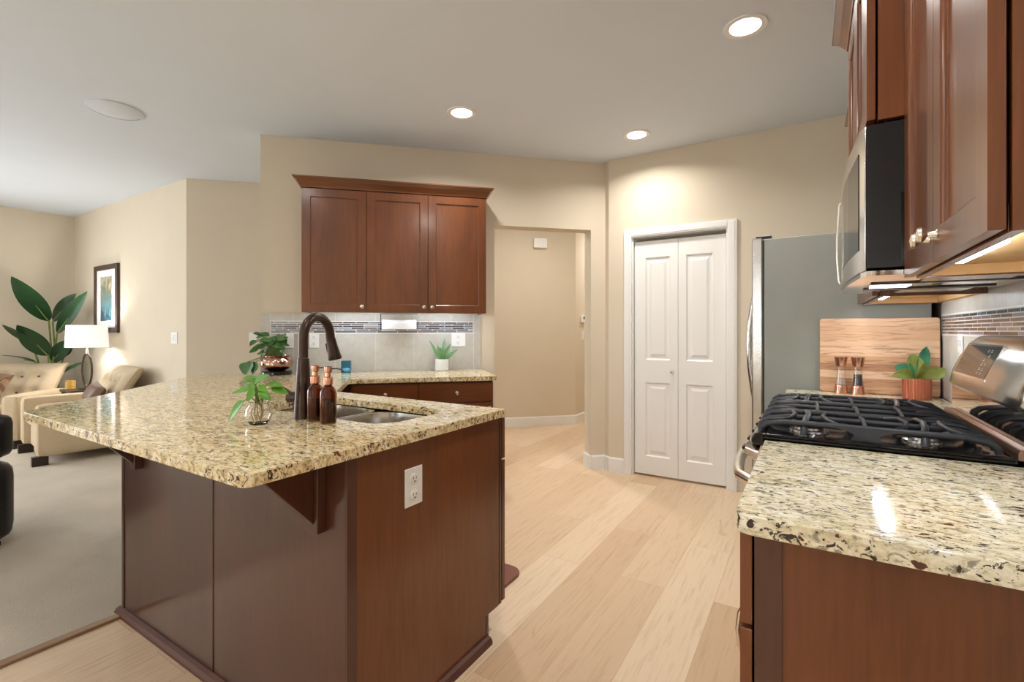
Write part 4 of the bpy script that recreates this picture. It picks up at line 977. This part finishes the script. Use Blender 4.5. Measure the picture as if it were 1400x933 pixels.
pillow('throw_pillow', 'brown striped throw pillow on the armchair at the far left', Matrix.Translation((-7.60, 1.38, .64)) @ Matrix.Rotation(R_(45), 4, 'Z') @ Matrix.Rotation(R_(-24), 4, 'X') @ Matrix.Rotation(R_(12), 4, 'Y'), .44, .34, .14, 'pillow')

# side table, lamp, candle
t = Thing('side_table', 'small dark end table beside the cream armchair, holding the lamp', 'side table', (-7.05, 2.07, 0))
t.part('table_top', t.mb().box(-.18, .18, -.17, .17, .545, .575), 'darkwood', bevel=.004)
for sx in (-1, 1):
    for sy in (-1, 1): t.part('leg', t.mb().box(sx * .15 - .018, sx * .15 + .018, sy * .14 - .018, sy * .14 + .018, .0062, .5445), 'darkwood')
lp = Thing('table_lamp', 'table lamp with white drum shade and dark oval ring base on the end table', 'lamp', (-6.99, 2.075, .576))
lp.part('base', lp.mb().lathe([(0, 0), (.075, 0), (.075, .012), (.02, .018), (.01, .03), (0, .03)], seg=28), 'bronze', smooth=35)
ring = [(CR * (.055 * math.sin(2 * math.pi * i / 28)) + UP * (.215 - .185 * math.cos(2 * math.pi * i / 28))) for i in range(29)]
lp.part('ring_stem', lp.mb().tube(ring, .010, 8, 1.), 'bronze', smooth=True)
lp.part('neck', lp.mb().lathe([(.009, .398), (.012, .40), (.012, .45), (.006, .452), (.006, .50)], seg=14), 'nickel', smooth=True)
lp.part('lamp_shade', lp.mb().lathe([(.192, .475), (.180, .725), (.178, .725), (.190, .475), (.192, .475)], seg=40, cap=False), 'shade', smooth=True)
l = bpy.data.lights.new('bulb', 'POINT'); l.energy = 16; l.shadow_soft_size = .04; l.color = (1, .95, .88)
lo = bpy.data.objects.new('bulb', l); COL.objects.link(lo); lo.location = (-6.99, 2.075, .576 + .62)
t = Thing('candle_holder', 'amber glass candle holder on the end table left of the lamp', 'candle holder', (-7.15, 1.975, .576))
t.part('glass', t.mb().lathe([(0, 0), (.045, 0), (.048, .004), (.048, .095), (.042, .095), (.042, .03), (0, .028)], seg=8), 'candle')
t.part('candle', t.mb().lathe([(0, .029), (.036, .029), (.036, .07), (0, .07)], seg=20), plain('wax', srgb(236, 210, 150), .5, vary=.05))

# picture
t = Thing('framed_picture', 'framed blue and gold abstract print with white mat above the table lamp', 'picture', (-7.135, 2.312, 1.62))
t.part('frame', t.mb().box(-.345, -.285, -.03, -.001, -.405, .405).box(.285, .345, -.03, -.001, -.405, .405).box(-.285, .285, -.03, -.001, .345, .405).box(-.285, .285, -.03, -.001, -.405, -.345), plain('frame_brown', srgb(66, 42, 32), .35, vary=.15), bevel=.006)
t.part('mat_board', t.mb().box(-.284, .284, -.016, -.002, -.344, .344), 'paper')
t.part('print', t.mb().box(-.165, .165, -.0185, -.0162, -.265, .265), 'print')

# large banana-leaf plant in the corner
pl_ = Thing('potted_banana_plant', 'tall broad-leaved bird of paradise plant in the far left corner', 'plant', (-7.99, 2.07, 0))
pl_.part('pot', pl_.mb().lathe([(0, .0062), (.13, .0062), (.15, .02), (.18, .30), (.17, .31), (.16, .29), (0, .28)], seg=32), 'darkwood', smooth=35)
bc_ = Vector((-7.99, 2.07, 0)); Db = bc_.dot(CF); Rb = bc_.dot(CR)
def wp(px, py, dw=0):
    Dd = Db + dw; u = (px - 700) / 655.5 * Dd - Rb; z = 1.237 + (452.6 - py) / 655.5 * Dd
    return CR * u + CF * dw + UP * z
lv, sm_ = pl_.mb(), pl_.mb()
root = UP * .28
for (bx_, by_, tx, ty, W, dw, dwt, face) in (
    (67, 440, 12, 373, .27, -.15, -.65, 1.), (72, 440, 106, 399, .19, -.1, -.25, .6), (78, 457, 122, 394, .17, -.15, -.3, -.3),
    (66, 487, 20, 441, .25, -.25, -.6, .9), (70, 495, 102, 463, .22, -.1, -.2, .2), (44, 470, 2, 443, .15, -.3, -.75, .2),
    (48, 495, 2, 486, .11, -.3, -.75, 1.6), (88, 487, 100, 466, .12, -.05, -.1, .2), (76, 515, 118, 494, .08, -.2, -.3, 1.5)):
    b_ = wp(bx_, by_, dw); tp = wp(tx, ty, dwt); d_ = tp - b_
    upv = -CF + UP * face * .6 + CR * .25
    lv.leaf(b_, d_ + UP * .12 * d_.length, upv, d_.length * 1.03, W * .86, .12, .22, 14, .42, .003)
    s0 = root + CR * random.uniform(-.05, .05) + CF * random.uniform(-.05, .05)
    sm_.tube([s0, s0 * .5 + b_ * .5 + CR * ((b_ - s0).dot(CR) * -.15), b_, b_ + d_ * .35], [.014, .012, .009, .004], 8)
pl_.part('leaves', lv, 'leaf_dark', smooth=True); pl_.part('stems', sm_, 'stem', smooth=True)

# black leather chair at the left edge of the view
t = Thing('leather_chair', 'black leather club chair cut off by the left edge of the view', 'chair', (-4.13, .50, 0), 12)
t.part('seat_base', t.mb().cushion(-.34, .31, -.34, .30, .03, .50, .09), 'black_leather', smooth=True)
t.part('seat_cushion', t.mb().cushion(-.32, .20, -.32, .28, .502, .58, .04), 'black_leather', smooth=True)
t.part('backrest', t.mb().cushion(.17, .295, -.33, .29, .505, .765, .06), 'black_leather', smooth=True)
for sx in (-.26, .22):
    for sy in (-.26, .22): t.part('leg', t.mb().box(sx - .02, sx + .02, sy - .02, sy + .02, .0062, .0295), 'darkwood')
